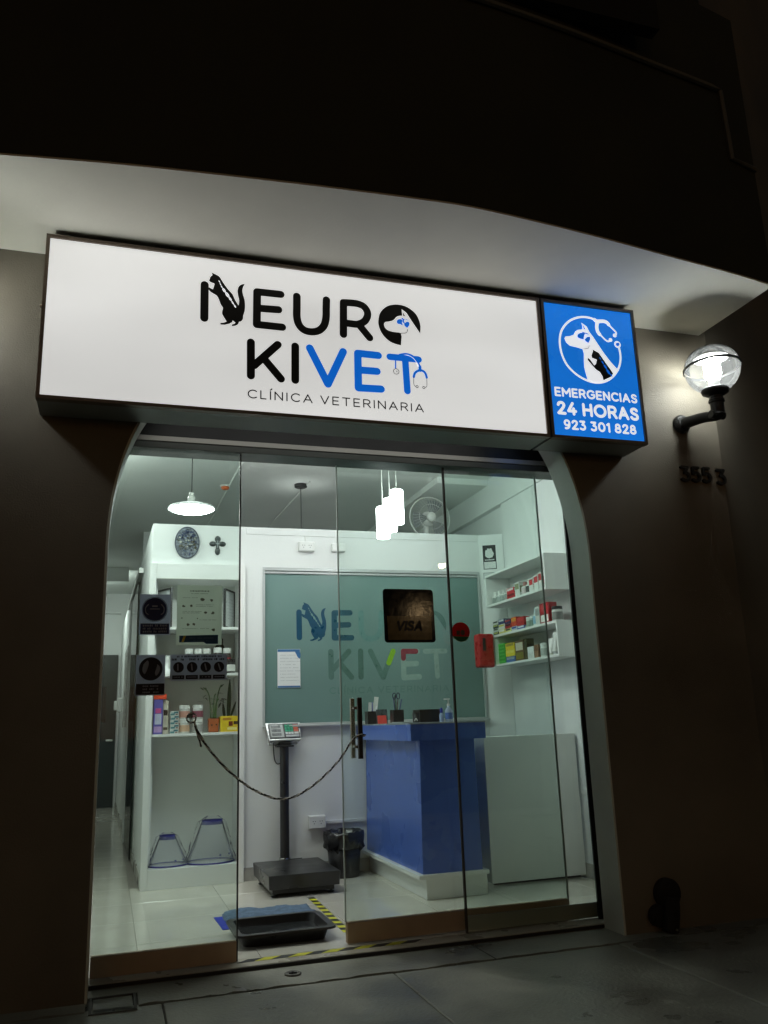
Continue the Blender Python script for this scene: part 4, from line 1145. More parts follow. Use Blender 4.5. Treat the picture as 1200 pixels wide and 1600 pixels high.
jar('dark bottle with green label at the back of the middle shelf', 'bottle', (.865, 7.22, z), .045, .30, C(28, 36, 32, .2), black_p, .15, C(30, 95, 60), None, 'bottle', .6)
jar('short black jar with white label at the end of the middle shelf', 'jar', (.930, 7.00, z), .036, .115, dark_p, dark_p, .25, C(210, 210, 205), 'supplement jars on the middle shelf')
# lower shelf
z = SH[2] + .0008
pur = C(92, 88, 165); ora = C(225, 75, 40)
t = carton('tall purple carton with orange top at the end of the lower shelf', 'box', .335, .405, 7.0, 7.06, z, z + .265, pur, [('f', .08, .92, .05, .22, C(180, 150, 200)), ('f', .15, .85, .28, .58, C(190, 195, 215)), ('f', .2, .8, .6, .74, C(200, 80, 140))])
obj('top_flap', box(.334, .43, 6.999, 7.062, z + .2655, z + .305), ora, t, bevel=.002)
carton('cream carton with dark print half behind the purple carton', 'box', .408, .448, 7.03, 7.09, z, z + .255, cream, [('f', .1, .9, .55, .72, C(60, 50, 45)), ('f', .1, .9, .12, .2, C(100, 90, 75))])
for i in range(5):
    carton(f'small white carton with teal waves, {["lowest", "second", "third", "fourth", "topmost"][i]} of its stack on the lower shelf', 'box', .462 + .004 * (i % 2), .527 + .004 * (i % 2), 7.02, 7.09, z + i * .0345, z + i * .0345 + .034, C(200, 205, 200), [('f', .05, .55, .1, .5, C(70, 130, 135)), ('f', .45, .95, .5, .9, C(55, 105, 115)), ('f', .62, .9, .15, .4, C(130, 90, 80))], 'stack of small white and teal cartons')
for i, x in enumerate((.575, .680)):
    for j in range(2):
        jar(f'white jar with {["orange", "maroon"][i]} label, {["lower", "upper"][j]} one of its pair on the lower shelf', 'jar', (x, 7.06 + .01 * i, z + j * .108), .042, .107, C(205, 206, 202, .3), white_p, .26, (C(195, 160, 130) if j == 0 else C(190, 140, 125)) if i == 0 else (C(165, 165, 162) if j == 0 else C(130, 70, 85)), 'white jars stacked in pairs')
carton('flat white carton squeezed behind the stacked jars', 'box', .530, .545, 7.04, 7.12, z, z + .11, C(185, 175, 165), [('f', .1, .9, .3, .7, C(120, 70, 60))])
# plants
leaf_m = mat('leaf_green', (.035, .085, .028), .35, var=.35, scale=20)
leaf_d = mat('leaf_dark', (.018, .05, .022), .35, var=.4, scale=25)
stem_m = mat('stem_green', (.06, .13, .04), .4, var=.2)
pp = thing('bamboo_plant', (.80, 7.06, z), 'lucky bamboo with curled stems in a square terracotta coloured pot', 'plant')
terra = C(175, 95, 55, .5)
obj('pot', join(hexa([(.766, 7.02, z), (.838, 7.02, z), (.838, 7.09, z), (.766, 7.09, z)], [(.760, 7.014, z + .105), (.844, 7.014, z + .105), (.844, 7.096, z + .105), (.760, 7.096, z + .105)])), terra, pp, bevel=.004)
p = Print(facade_map(7.0195), .003); p.disc((.786, z + .06), .008, .012); p.disc((.822, z + .06), .006, .010); flat_obj('painted_mark', p, C(40, 25, 20), pp)
obj('soil', box(.764, .840, 7.018, 7.092, z + .1055, z + .109), mat('soil', (.03, .02, .012), .95), pp)
q = random.Random(11)
def blade(base, d, L, w, droop, mt_, parent, name='leaf'):
    d = Vector(d).normalized(); side = d.cross(Vector((0, 0, 1)))
    side = side.normalized() if side.length > .05 else Vector((1, 0, 0))
    v, f = [], []
    N = 6
    for i in range(N + 1):
        t_ = i / N
        c = Vector(base) + d * L * t_ + Vector((0, 0, -droop * t_ * t_))
        ww = w * math.sin(math.pi * min(.98, .12 + .86 * t_)) ** .8
        v += [tuple(c - side * ww), tuple(c + Vector((0, 0, -ww * .25))), tuple(c + side * ww)]
    for i in range(N):
        b = i * 3
        f += [(b, b + 3, b + 4, b + 1), (b + 1, b + 4, b + 5, b + 2)]
    o = obj(name, (v, f), mt_, parent, smooth=True)
    return o
for i, (dx, h) in enumerate(((-.02, .25), (.002, .20), (.02, .27), (.012, .16))):
    pts = [(.80 + dx, 7.05 + .01 * (i % 2), z + .10), (.80 + dx * 1.3, 7.05, z + .10 + h * .5), (.80 + dx * 2.2, 7.045, z + .10 + h * .85), (.80 + dx * 2.6 + (-.03 if i == 0 else .01), 7.04, z + .10 + h)]
    obj('stem', tube(cr(pts, 4), .005, 7), stem_m, pp, smooth=True)
    for k in range(5):
        an = q.uniform(0, 6.28); el_ = q.uniform(.1, .9)
        base = Vector(pts[3]) - Vector((0, 0, q.uniform(0, h * .5)))
        blade(base, (math.cos(an), math.sin(an) * .6, el_), q.uniform(.05, .085), q.uniform(.006, .011), q.uniform(.01, .05), leaf_m if k % 2 else leaf_d, pp)
sp_ = thing('snake_plant', (.93, 7.14, z), 'small snake plant with upright dark leaves in a red pot behind the yellow box', 'plant')
obj('pot', lathe([(.035, 0), (.048, .10), (.052, .102), (.052, .118), (.044, .118), (.04, .10)], (.905, 7.16, z), 20), C(150, 40, 35, .35), sp_)
obj('pot_stand', lathe([(.04, 0), (.04, .004)], (.905, 7.16, z), 16), black_p, sp_)
for (dx, dy, L, w, tx) in ((.03, 0, .31, .017, .03), (.0, .01, .12, .012, -.12), (.045, -.005, .13, .010, .35)):
    v, f = [], []
    for i in range(9):
        t_ = i / 8; ww = w * (math.sin(math.pi * (.18 + .80 * t_)) ** .7)
        c = Vector((.905 + dx + tx * L * t_, 7.16 + dy, z + .11 + L * t_))
        v += [tuple(c + Vector((-ww, -.002, 0))), tuple(c + Vector((0, .004, 0))), tuple(c + Vector((ww, -.002, 0)))]
    for i in range(8):
        b = i * 3; f += [(b, b + 1, b + 4, b + 3), (b + 1, b + 2, b + 5, b + 4)]
    obj('leaf', (v, f), leaf_d, sp_, smooth=True)
carton('yellow carton with red and black print at the end of the lower shelf', 'box', .850, .992, 6.975, 7.05, z, z + .122, C(222, 190, 45), [('f', .12, .60, .72, .88, C(175, 120, 40)), ('f', .45, .68, .36, .66, C(110, 35, 25)), ('f', .72, .96, .46, .66, C(60, 45, 30)), ('f', .38, .9, .12, .28, C(235, 220, 150))])
carton('orange and white carton beside the yellow carton', 'box', .9945, 1.0, 6.98, 7.04, z, z + .12, C(225, 160, 90), [('f', .2, .6, .1, .9, C(150, 60, 30))])

# protective collars in the bottom niche
navy = C(45, 45, 140, .3)
def collar(label, c, r0, r1, h, tx):
    t = thing('pet_collar', c, label, 'collar', 'plastic pet collars in the bottom niche')
    n = 40
    def ringc(r, zz, w=0): return [(c[0] + tx * zz / h + r * math.cos(2 * math.pi * k / n), c[1] + r * .8 * math.sin(2 * math.pi * k / n), c[2] + zz) for k in range(n + 1)]
    v = ringc(r0, .006) + ringc(r1, h); f = [(i, i + 1, n + 2 + i, n + 1 + i) for i in range(n)]
    obj('cone', (v, f), plastic_clear, t, smooth=True)
    obj('base_rim', tube(ringc(r0, .006), .0055, 6, False), navy, t, smooth=True)
    v = ringc(r1 + .001, h - .022) + ringc(r1 * .97 + .001, h + .012)
    obj('neck_band', (v, f), navy, t, smooth=True)
    for k in (3, 8):
        a_ = R(-90 + k * 8)
        obj('snap', lathe([(.008, 0), (.008, .004)], (c[0] + r0 * .82 * math.cos(a_) + tx * .2, c[1] + r0 * .66 * math.sin(a_) - .004, c[2] + h * .2), 10, 'Y'), navy, t)
    # wrapping film around it, creased
    q = random.Random(int(c[0] * 1000))
    vv, ff = [], []
    for i in range(9):
        zz = h * (i / 8) * 1.12 + .004; rr = r0 + (r1 - r0) * min(1, i / 8) + .012
        for k in range(30):
            a_ = 2 * math.pi * k / 30; w_ = rr * (1 + q.uniform(-.05, .07)) if i < 8 else rr * .5
            vv.append((c[0] + tx * zz / h + w_ * math.cos(a_), c[1] + w_ * .8 * math.sin(a_), c[2] + zz))
    for i in range(8):
        for k in range(30): ff.append((i * 30 + k, i * 30 + (k + 1) % 30, (i + 1) * 30 + (k + 1) % 30, (i + 1) * 30 + k))
    obj('wrapping_film', (vv, ff), FILM, t)
    return t
FILM = glassmat('wrapping_film', (.985, .985, .99), 1.07, .03, .03, (.92, .94, .97))
collar('smaller clear plastic pet collar with navy rims in the bottom niche', (.408, 7.09, .141), .085 * 1.0, .062, .262, .0) if False else collar('smaller clear plastic pet collar with navy rims in the bottom niche', (.482, 7.12, .141), .150, .060, .21, -.01)
collar('larger clear plastic pet collar with navy rims in the bottom niche', (.800, 7.12, .141), .185, .082, .30, .012)

# ---------------------------------------------------------------- platform scale
sc = thing('platform_scale', (1.35, 6.5, 0), 'black platform scale with a post and digital price display', 'scale')
dark_steel = mat('scale_steel', (.045, .045, .046), .32, metal=.6, var=.2, scale=4)
obj('platform', hexa([(1.10, 6.20, .055), (1.60, 6.20, .055), (1.60, 6.86, .055), (1.10, 6.86, .055)], [(1.095, 6.19, .148), (1.605, 6.19, .148), (1.605, 6.87, .148), (1.095, 6.87, .148)]), dark_steel, sc, bevel=.005)
obj('chassis', box(1.13, 1.57, 6.24, 6.83, .022, .0548), black_m, sc)
for x in (1.15, 1.55):
    for y in (6.26, 6.80): obj('foot', lathe([(.022, 0), (.026, .006), (.02, .012), (.01, .014), (.01, .022)], (x, y, .0005), 14), black_p, sc)
cxp, cyp = 1.352, 6.93
obj('post_bracket', box(cxp - .06, cxp + .06, 6.872, 6.985, .05, .10), black_m, sc, bevel=.004)
obj('post', lathe([(.036, .10), (.036, .985)], (cxp, cyp, 0), 20), black_p, sc, smooth=False)
obj('clamp_collar', lathe([(.043, .118), (.045, .125), (.045, .150), (.043, .157)], (cxp, cyp, 0), 20), steel, sc)
obj('clamp_lever', tube([(cxp + .04, cyp - .01, .138), (cxp + .13, cyp - .03, .142)], .007, 8), black_p, sc)
obj('head_bracket', join(box(cxp - .07, cxp + .07, cyp - .05, cyp + .04, .9855, .998), box(cxp - .045, cxp + .045, cyp - .04, cyp + .03, .9985, 1.02)), black_m, sc, bevel=.003)
ind = empty('indicator', (cxp, cyp, 1.02)); ind.parent = sc; ind.location = Vector((cxp, cyp, 1.02)) - ORG[sc]
def tl(geo): return turn(turn(geo, R(-28), 'X', (cxp, cyp, 1.03)), R(8), 'Z', (cxp, cyp, 1.03))
obj('housing', tl(hexa([(cxp - .135, cyp - .035, 1.018), (cxp + .135, cyp - .035, 1.018), (cxp + .12, cyp + .05, 1.018), (cxp - .12, cyp + .05, 1.018)], [(cxp - .15, cyp - .035, 1.178), (cxp + .15, cyp - .035, 1.178), (cxp + .13, cyp + .03, 1.170), (cxp - .13, cyp + .03, 1.170)])), mat('housing_silver', (.52, .53, .52), .3, metal=.5), ind, bevel=.008)
obj('bezel', tl(box(cxp - .128, cxp + .128, cyp - .040, cyp - .0355, 1.035, 1.165)), black_p, ind, bevel=.002)
obj('display', tl(box(cxp - .118, cxp - .008, cyp - .043, cyp - .0405, 1.045, 1.155)), C(150, 155, 152, .3), ind)
for i in range(3): obj('readout', tl(box(cxp - .108, cxp - .03, cyp - .0448, cyp - .0432, 1.056 + i * .034, 1.056 + i * .034 + .023)), C(45, 52, 50, .3), ind)
for i in range(3):
    for j in range(4): obj('key', tl(box(cxp + .006 + i * .024, cxp + .027 + i * .024, cyp - .045, cyp - .0405, 1.068 + j * .0215, 1.087 + j * .0215)), C(30, 140, 105) if j else C(200, 205, 205), ind, bevel=.001)
for j in range(4): obj('key', tl(box(cxp + .080, cxp + .118, cyp - .045, cyp - .0405, 1.068 + j * .0215, 1.087 + j * .0215)), C(185, 85, 60) if j else C(205, 200, 195), ind, bevel=.001)
obj('key_row', tl(box(cxp + .006, cxp + .118, cyp - .0445, cyp - .0405, 1.044, 1.062)), C(180, 182, 184), ind)
obj('cable', tube(cr([(cxp - .09, cyp - .01, 1.02), (cxp - .088, cyp - .012, .96), (cxp - .08, cyp - .015, .89), (cxp - .06, cyp - .015, .858), (cxp - .03, cyp - .01, .862)], 5), .0042, 6), black_p, sc, smooth=True)

# disinfectant tray, mat and cloth
ty = thing('foot_tray', (1.0, 5.25, 0), 'black shallow plastic tray on the floor just inside the gap', 'tray')
X0, X1, T0, T1 = .695, 1.250, 4.91, 5.37
def rim(x0, x1, y0, y1, z, r, n=6):
    out = []
    for cx, cy, a0 in ((x1 - r, y1 - r, 0), (x0 + r, y1 - r, 90), (x0 + r, y0 + r, 180), (x1 - r, y0 + r, 270)):
        out += [(cx + r * math.cos(R(a0 + 90 * k / n)), cy + r * math.sin(R(a0 + 90 * k / n)), z) for k in range(n + 1)]
    return out
loops = [rim(X0 + .05, X1 - .05, T0 + .05, T1 - .05, .001, .05), rim(X0 + .03, X1 - .03, T0 + .03, T1 - .03, .064, .05), rim(X0, X1, T0, T1, .066, .055), rim(X0 - .002, X1 + .002, T0 - .002, T1 + .002, .059, .055), rim(X0, X1, T0, T1, .070, .055), rim(X0 + .036, X1 - .036, T0 + .036, T1 - .036, .070, .05), rim(X0 + .055, X1 - .055, T0 + .055, T1 - .055, .006, .05)]
v = [p for l in loops for p in l]; k = len(loops[0]); f = []
for s_ in range(len(loops) - 1):
    for i in range(k): f.append((s_ * k + i, s_ * k + (i + 1) % k, (s_ + 1) * k + (i + 1) % k, (s_ + 1) * k + i))
f.append(tuple(range(k))[::-1]); f.append(tuple((len(loops) - 1) * k + i for i in range(k)))
obj('tray', (v, f), black_p, ty)
liq = rim(X0 + .05, X1 - .05, T0 + .05, T1 - .05, .028, .05)
obj('liquid', (liq, [tuple(range(k))]), mat('tray_liquid', (.03, .032, .032), .08, var=.3), ty)
tw = thing('blue_towel', (1.03, 5.68, 0), 'dark blue grey towel spread on the floor behind the tray', 'towel')
v, f = [], []; q = random.Random(2); NX, NY = 34, 16
for i in range(NX + 1):
    for j in range(NY + 1):
        u, w_ = i / NX, j / NY
        x = .735 + .56 * u + .006 * math.sin(w_ * 7) ; y = 5.37 + .50 * w_ + .006 * math.sin(u * 9)
        zz = .026 + .005 * math.sin(u * 14 + w_ * 5) + .004 * math.sin(w_ * 17 - u * 6) + q.uniform(-.002, .002)
        if i in (0, NX) or j in (0, NY): zz = .004
        v.append((x, y, zz))
for i in range(NX):
    for j in range(NY): f.append((i * (NY + 1) + j, (i + 1) * (NY + 1) + j, (i + 1) * (NY + 1) + j + 1, i * (NY + 1) + j + 1))
obj('cloth', (v, f), mat('towel_blue', (.10, .155, .23), .95, var=.25, scale=30, bump=.6, bscale=150), tw, smooth=True)
mt = thing('floor_mat', (.9, 5.6, 0), 'bright blue mat corner sticking out from under the towel', 'mat')
obj('pad', turn(box(.685, 1.2, 5.44, 5.80, .0005, .0035), R(2), 'Z', (.9, 5.6, 0)), C(30, 50, 170, .6), mt)

# waste bin
bn = thing('waste_bin', (1.80, 6.82, 0), 'black waste bin lined with a black bag beside the reception desk', 'bin')
obj('bucket', lathe([(.112, .001), (.115, .01), (.138, .30), (.128, .30), (.106, .015), (.0, .012)], (1.80, 6.82, 0), 28), black_p, bn, smooth=True)
v, f = [], []; q = random.Random(8); N = 40
prof = [(.132, .20), (.152, .215), (.150, .27), (.160, .305), (.150, .335), (.128, .330), (.115, .22), (.10, .05), (.0, .03)]
for k_ in range(N):
    a_ = 2 * math.pi * k_ / N
    for i, (r_, h_) in enumerate(prof):
        w_ = .010 if i in (1, 2) else .006
        rr = r_ + (w_ * math.sin(k_ * 1.9 + i) + q.uniform(-w_, w_) if i < 6 else 0); hh = h_ + (q.uniform(-.03, .02) if i == 0 else q.uniform(-.006, .006) if i < 6 else 0)
        v.append((1.80 + rr * math.cos(a_), 6.82 + rr * math.sin(a_), hh))
m_ = len(prof)
for k_ in range(N):
    for i in range(m_ - 1): f.append((k_ * m_ + i, ((k_ + 1) % N) * m_ + i, ((k_ + 1) % N) * m_ + i + 1, k_ * m_ + i + 1))
obj('bag', (v, f), mat('bin_bag', (.010, .010, .011), .22, var=.2), bn, smooth=True)

# ---------------------------------------------------------------- reception desk
dk = thing('reception_desk', (2.28, 6.3, 0), 'blue reception desk with a tapered body on a white plinth', 'desk')
blue_l = mat('desk_blue', (.070, .140, .50), .28, var=.015, scale=3, coat=.15, rvar=.02)
BX0, BX1, BY0, BY1 = 2.045, 2.455, 5.66, 6.985
obj('body', hexa([(2.035, 5.672, .158), (2.470, 5.672, .158), (2.470, BY1, .158), (2.035, BY1, .158)], [(2.050, 5.672, 1.018), (2.458, 5.672, 1.018), (2.458, BY1, 1.018), (2.050, BY1, 1.018)]), blue_l, dk, bevel=.002)
obj('top_band', box(1.972, 2.53, 5.625, 6.99, 1.0185, 1.128), blue_l, dk, bevel=.002)
obj('counter_top', box(1.970, 2.532, 5.623, 6.992, 1.1285, 1.138), mat('counter_top', (.33, .36, .38), .25, var=.05), dk, bevel=.002)
obj('plinth', box(2.055, 2.495, 5.665, 6.985, .001, .130), board_white, dk, bevel=.002)
obj('plinth_ledge', box(2.000, 2.505, 5.645, 6.985, .1305, .1575), board_white, dk, bevel=.002)
# desk things
ZD = 1.139
def pen_cup(label, x, y, s_, pens, square=True):
    t = thing('pen_holder', (x, y, ZD), label, 'pen holder')
    w = .042
    obj('cup', join(box(x - w, x + w, y - w, y - w + .003, ZD, ZD + .10), box(x - w, x + w, y + w - .003, y + w, ZD, ZD + .10), box(x - w, x - w + .003, y - w + .0032, y + w - .0032, ZD, ZD + .10), box(x + w - .003, x + w, y - w + .0032, y + w - .0032, ZD, ZD + .10), box(x - w + .004, x + w - .004, y - w + .004, y + w - .004, ZD, ZD + .004)), black_p, t)
    q = random.Random(s_)
    for i, (cc, L) in enumerate(pens):
        a_ = q.uniform(0, 6.28); dx, dy = q.uniform(-.028, .028), q.uniform(-.028, .028)
        top = (x + dx + .03 * math.cos(a_), y + dy + .02 * math.sin(a_), ZD + L)
        obj('pen', tube([(x + dx * .3, y + dy * .3, ZD + .006), top], [.0042, .0046], 8), C(*cc), t, smooth=True)
    return t
pen_cup('black pen holder nearest the partition with white papers and pens', 2.025, 6.72, 1, [((30, 30, 35), .16), ((210, 210, 210), .15), ((40, 60, 140), .17), ((200, 200, 205), .14)])
t = thing('folded_leaflets', (2.03, 6.72, ZD), 'white folded leaflets standing in the desk holder', 'leaflet')
obj('sheet', turn(box(1.995, 2.035, 6.725, 6.728, ZD + .03, ZD + .17), R(4), 'Y', (2.02, 6.72, ZD)), white_p, t)
obj('sheet', turn(box(2.03, 2.066, 6.735, 6.738, ZD + .03, ZD + .215), R(8), 'Y', (2.05, 6.72, ZD)), white_p, t)
pen_cup('black pen holder with scissors and blue pens beside the red pad', 2.12, 6.35, 4, [((25, 35, 90), .20), ((20, 20, 22), .21), ((35, 45, 100), .18), ((15, 15, 18), .16), ((30, 70, 50), .17)])
t = thing('scissors', (2.12, 6.36, ZD), 'dark scissors with looped handles in the desk pen holder', 'scissors')
for s_ in (-1, 1):
    obj('handle', tube([(2.12 + s_ * .016 + .013 * math.cos(R(a_)), 6.352, ZD + .205 + .024 * math.sin(R(a_))) for a_ in range(0, 361, 30)], .0035, 6, False), C(30, 40, 70), t, smooth=True)
    obj('blade', tube([(2.12 + s_ * .012, 6.352, ZD + .18), (2.12 - s_ * .006, 6.352, ZD + .02)], .003, 6), steel, t)
t = thing('note_pad', (2.05, 6.5, ZD), 'coral red note pad standing between the pen holders', 'note pad')
obj('pad', turn(box(2.015, 2.085, 6.50, 6.515, ZD, ZD + .065), R(-14), 'X', (2.05, 6.5, ZD)), C(215, 75, 65), t, bevel=.001)
obj('stand', turn(box(2.01, 2.10, 6.5165, 6.525, ZD, ZD + .115), R(-10), 'X', (2.05, 6.5, ZD)), C(70, 80, 82, .3), t, bevel=.001)
t = thing('paper_stack', (2.10, 6.05, ZD), 'loose papers lying on the desk before the black organiser', 'paper')
for i in range(4):
    obj('sheet', turn(box(2.0, 2.17, 5.93, 6.18, ZD + i * .0022, ZD + i * .0022 + .0018), R([3, -5, 9, -12][i]), 'Z', (2.1, 6.05, ZD)), [C(180, 205, 215), white_p, C(190, 200, 205), white_p][i], t)
t = thing('desk_organiser', (2.2, 5.85, ZD), 'black desk organiser box with a small mesh cup on the counter', 'organiser')
obj('box', join(box(2.13, 2.30, 5.86, 5.865, ZD, ZD + .085), box(2.13, 2.30, 6.0, 6.005, ZD, ZD + .085), box(2.13, 2.135, 5.8655, 5.9995, ZD, ZD + .085), box(2.295, 2.30, 5.8655, 5.9995, ZD, ZD + .085)), black_p, t)
obj('lid', box(2.128, 2.302, 5.858, 6.007, ZD + .0855, ZD + .091), black_p, t, bevel=.002)
obj('mesh_cup', lathe([(.026, .001), (.028, .07), (.025, .07), (.024, .004)], (2.105, 5.87, ZD), 18), C(60, 62, 64, .35), t)
obj('clip', tube(cr([(2.08, 5.84, ZD + .012), (2.09, 5.835, ZD + .03), (2.10, 5.835, ZD + .012)], 4), .003, 6), white_p, t)
t = thing('hand_sanitizer', (2.36, 5.82, ZD), 'clear pump bottle of hand gel with blue label on the counter', 'bottle')
bx_, by_ = 2.305, 5.74
obj('bottle', lathe([(.024, 0), (.027, .005), (.027, .075), (.018, .092), (.011, .098), (.011, .108)], (bx_, by_, ZD), 20), C(190, 205, 225, .15, transl=.4), t, smooth=True)
obj('label_band', lathe([(.0275, .018), (.0275, .062)], (bx_, by_, ZD), 20)[0:1] + (lathe([(.0275, .018), (.0275, .062)], (bx_, by_, ZD), 20)[1][:-2],), C(90, 120, 185), t)
obj('pump', join(lathe([(.012, .1085), (.012, .122), (.005, .124), (.005, .150)], (bx_, by_, ZD), 12), box(bx_ - .032, bx_ + .010, by_ - .006, by_ + .006, ZD + .1505, ZD + .160)), white_p, t, bevel=.001)
t = thing('small_bottle', (2.255, 5.75, ZD), 'small bottle with dark blue cap beside the hand gel', 'bottle')
obj('body', lathe([(.015, 0), (.016, .004), (.016, .05), (.009, .062)], (2.255, 5.755, ZD), 16), C(150, 170, 205, .2), t, smooth=True)
obj('cap', lathe([(.011, .0625), (.011, .09), (.006, .098)], (2.255, 5.755, ZD), 16), C(30, 50, 150, .3), t)

# low white gate panel between the desk and the side wall
gp = thing('low_gate', (3.0, 5.95, 0), 'low plain white gate panel between the desk and the side wall', 'gate')
obj('front_board', box(2.622, 3.372, 5.87, 5.888, .022, 1.02), board_white, gp, bevel=.002)
obj('side_board', box(2.6225, 2.64, 5.8885, 6.05, .022, 1.0195), board_white, gp, bevel=.002)
obj('top_board', box(2.6405, 3.372, 5.8885, 6.05, 1.0, 1.019), board_white, gp, bevel=.002)
obj('toe_kick', box(2.66, 3.36, 5.93, 5.94, .001, .0215), black_p, gp)
# wall cable near the gate
tr_ = thing('cable_trunking', (XRW, 5.6, .58), 'thin white cable trunking low on the panelled wall', 'trunking')
obj('trunking', box(XRW - .014, XRW - .0006, 4.95, 5.86, .585, .605), board_white, tr_, bevel=.002)

# ---------------------------------------------------------------- wall shelves with medicines
sh = thing('wall_shelf', (3.27, 6.2, 1.58), 'white wall shelf of two open boxes joined by a bare middle shelf', 'shelf')
SX0 = 3.155
def shelf_box(y0, y1, z0, z1):
    th = .018
    obj('board', box(SX0, XRW - .001, y0, y1, z0 - th, z0), board_white, sh, bevel=.001)
    obj('board', box(SX0, XRW - .001, y0, y1, z1, z1 + th), board_white, sh, bevel=.001)
    obj('end_panel', box(SX0 + .0004, XRW - .001, y0, y0 + th, z0 + .0004, z1 - .0004), board_white, sh, bevel=.001)
    obj('end_panel', box(SX0 + .0004, XRW - .001, y1 - th, y1, z0 + .0004, z1 - .0004), board_white, sh, bevel=.001)
ZR = [2.118, 1.848, 1.598]
shelf_box(5.735, 6.835, ZR[0], 2.366)
shelf_box(5.615, 6.735, ZR[2], ZR[1] - .018)

def yat(px, row):
    """place along the shelf of a photograph column, on the products' front plane"""
    return at(px, {0: 925, 1: 975, 2: 1025}[row], x=SX0 + .035).y
def on_shelf(row, pa, pb, h, kind, label, cat, *cols, group=None, d=.07, z=None, w=None):
    y1, y0 = yat(pa, row), yat(pb, row)
    if w: y0 = y1 - w
    z0 = (ZR[row] if z is None else z) + .0008
    x0 = SX0 + .035
    if kind == 'b':
        pr = [('s', .08, .92, .52, .9, C(*cols[1]))] if len(cols) > 1 else []
        if len(cols) > 2: pr.append(('s', .08, .92, .1, .42, C(*cols[2])))
        if len(cols) > 1: pr.append(('f', .1, .9, .3, .75, C(*cols[1])))
        return carton(label, cat, x0, x0 + d, y0 + .002, y1 - .002, z0, z0 + h, C(*cols[0]), pr, group)
    r = (y1 - y0) / 2 - .002
    c = (x0 + r, (y0 + y1) / 2, z0)
    if kind == 'j': return jar(label, cat, c, r, h, C(*cols[0], .3), C(*cols[1], .35), .2, C(*cols[2]) if len(cols) > 2 else None, group)
    if kind == 'v': return jar(label, cat, c, r, h, C(*cols[0], .25), C(*cols[1], .35), .3, C(*cols[2]) if len(cols) > 2 else None, group, 'bottle', .55)
    if kind == 't':   # squeeze tube standing on its cap
        t = thing('squeeze_tube', c, label, cat, group)
        obj('cap', lathe([(r * .75, 0), (r * .75, h * .16)], c, 16), C(*cols[1], .35), t)
        v, f = [], []; n = 16
        for i in range(7):
            t_ = i / 6; zz = h * .16 + h * .84 * t_
            for k in range(n):
                a_ = 2 * math.pi * k / n
                v.append((c[0] + r * (1 - t_ * .92) * math.cos(a_), c[1] + r * (.9 + .25 * t_) * math.sin(a_), c[2] + zz))
        for i in range(6):
            for k in range(n): f.append((i * n + k, i * n + (k + 1) % n, (i + 1) * n + (k + 1) % n, (i + 1) * n + k))
        f.append(tuple(6 * n + k for k in range(n)))
        obj('body', (v, f), C(*cols[0], .3), t, smooth=True)
        return t
WH, RED, DRED = (222, 224, 220), (190, 35, 45), (140, 25, 35)
G0 = 'medicines in the upper wall shelf'; G1 = 'medicines on the middle wall shelf'; G2 = 'medicines in the lower wall shelf'
nth = ['first', 'second', 'third', 'fourth']
for i, (a_, b_) in enumerate(((766, 772), (772.3, 778.3), (778.6, 784.6), (785, 791))):
    on_shelf(0, a_, b_, .112, 'v', f'small white bottle, {nth[i]} from the inner end of the upper wall shelf', 'bottle', WH, WH, (150, 160, 155), group=G0)
on_shelf(0, 791.5, 804, .05, 'b', 'red carton, lower of two stacked in the upper wall shelf', 'box', RED, (120, 20, 30), group=G0)
on_shelf(0, 791.5, 803, .045, 'b', 'red carton, upper of two stacked in the upper wall shelf', 'box', (205, 40, 55), (225, 225, 225), group=G0, z=ZR[0] + .051)
on_shelf(0, 804.5, 812, .122, 'b', 'tall white carton with olive print in the upper wall shelf', 'box', WH, (140, 145, 110), group=G0, d=.05)
on_shelf(0, 812.5, 819, .112, 'v', 'white bottle with pink label in the upper wall shelf', 'bottle', WH, (170, 120, 115), (205, 190, 190), group=G0)
on_shelf(0, 819.5, 826, .117, 'v', 'white bottle with black label in the upper wall shelf', 'bottle', WH, WH, (50, 50, 50), group=G0)
for i, (a_, b_) in enumerate(((827, 834), (835, 842), (842.5, 848))):
    on_shelf(0, a_, b_, .115 + .012 * i, 'b', f'red and white carton, {nth[i]} of three at the outer end of the upper wall shelf', 'box', WH, RED, group=G0, d=.05)
for i, (cc, c2) in enumerate((((45, 50, 60), (190, 195, 90)), ((200, 205, 200), (60, 70, 60)), ((40, 50, 60), (180, 190, 90)), ((205, 205, 200), (50, 55, 60)))):
    on_shelf(1, 770, 778, .030, 'b', f'thin striped carton, {["bottom", "second", "third", "top"][i]} of the innermost stack on the middle wall shelf', 'box', cc, c2, group=G1, z=ZR[1] + i * .0312)
for i, (cc, c2) in enumerate((((215, 205, 120), (230, 230, 225)), ((220, 220, 215), (200, 190, 90)), ((35, 55, 110), (220, 220, 220)))):
    on_shelf(1, 778.5, 788, .042, 'b', f'{["cream bottom", "white middle", "navy top"][i]} carton of the second stack on the middle wall shelf', 'box', cc, c2, group=G1, z=ZR[1] + i * .0432)
for i, (cc, c2) in enumerate((((215, 210, 130), (60, 60, 60)), ((165, 35, 45), (30, 30, 40)), ((30, 45, 90), (150, 40, 50)))):
    on_shelf(1, 788.5, 798, .036, 'b', f'{["yellow bottom", "red middle", "navy top"][i]} carton of the third stack on the middle wall shelf', 'box', cc, c2, group=G1, z=ZR[1] + i * .0372)
on_shelf(1, 798.5, 807, .04, 'b', 'white and blue carton under an orange one on the middle wall shelf', 'box', (200, 205, 215), (60, 80, 160), group=G1)
on_shelf(1, 798.5, 807, .075, 'b', 'orange red carton on top of a white and blue one on the middle wall shelf', 'box', (210, 70, 45), (225, 150, 60), group=G1, z=ZR[1] + .041)
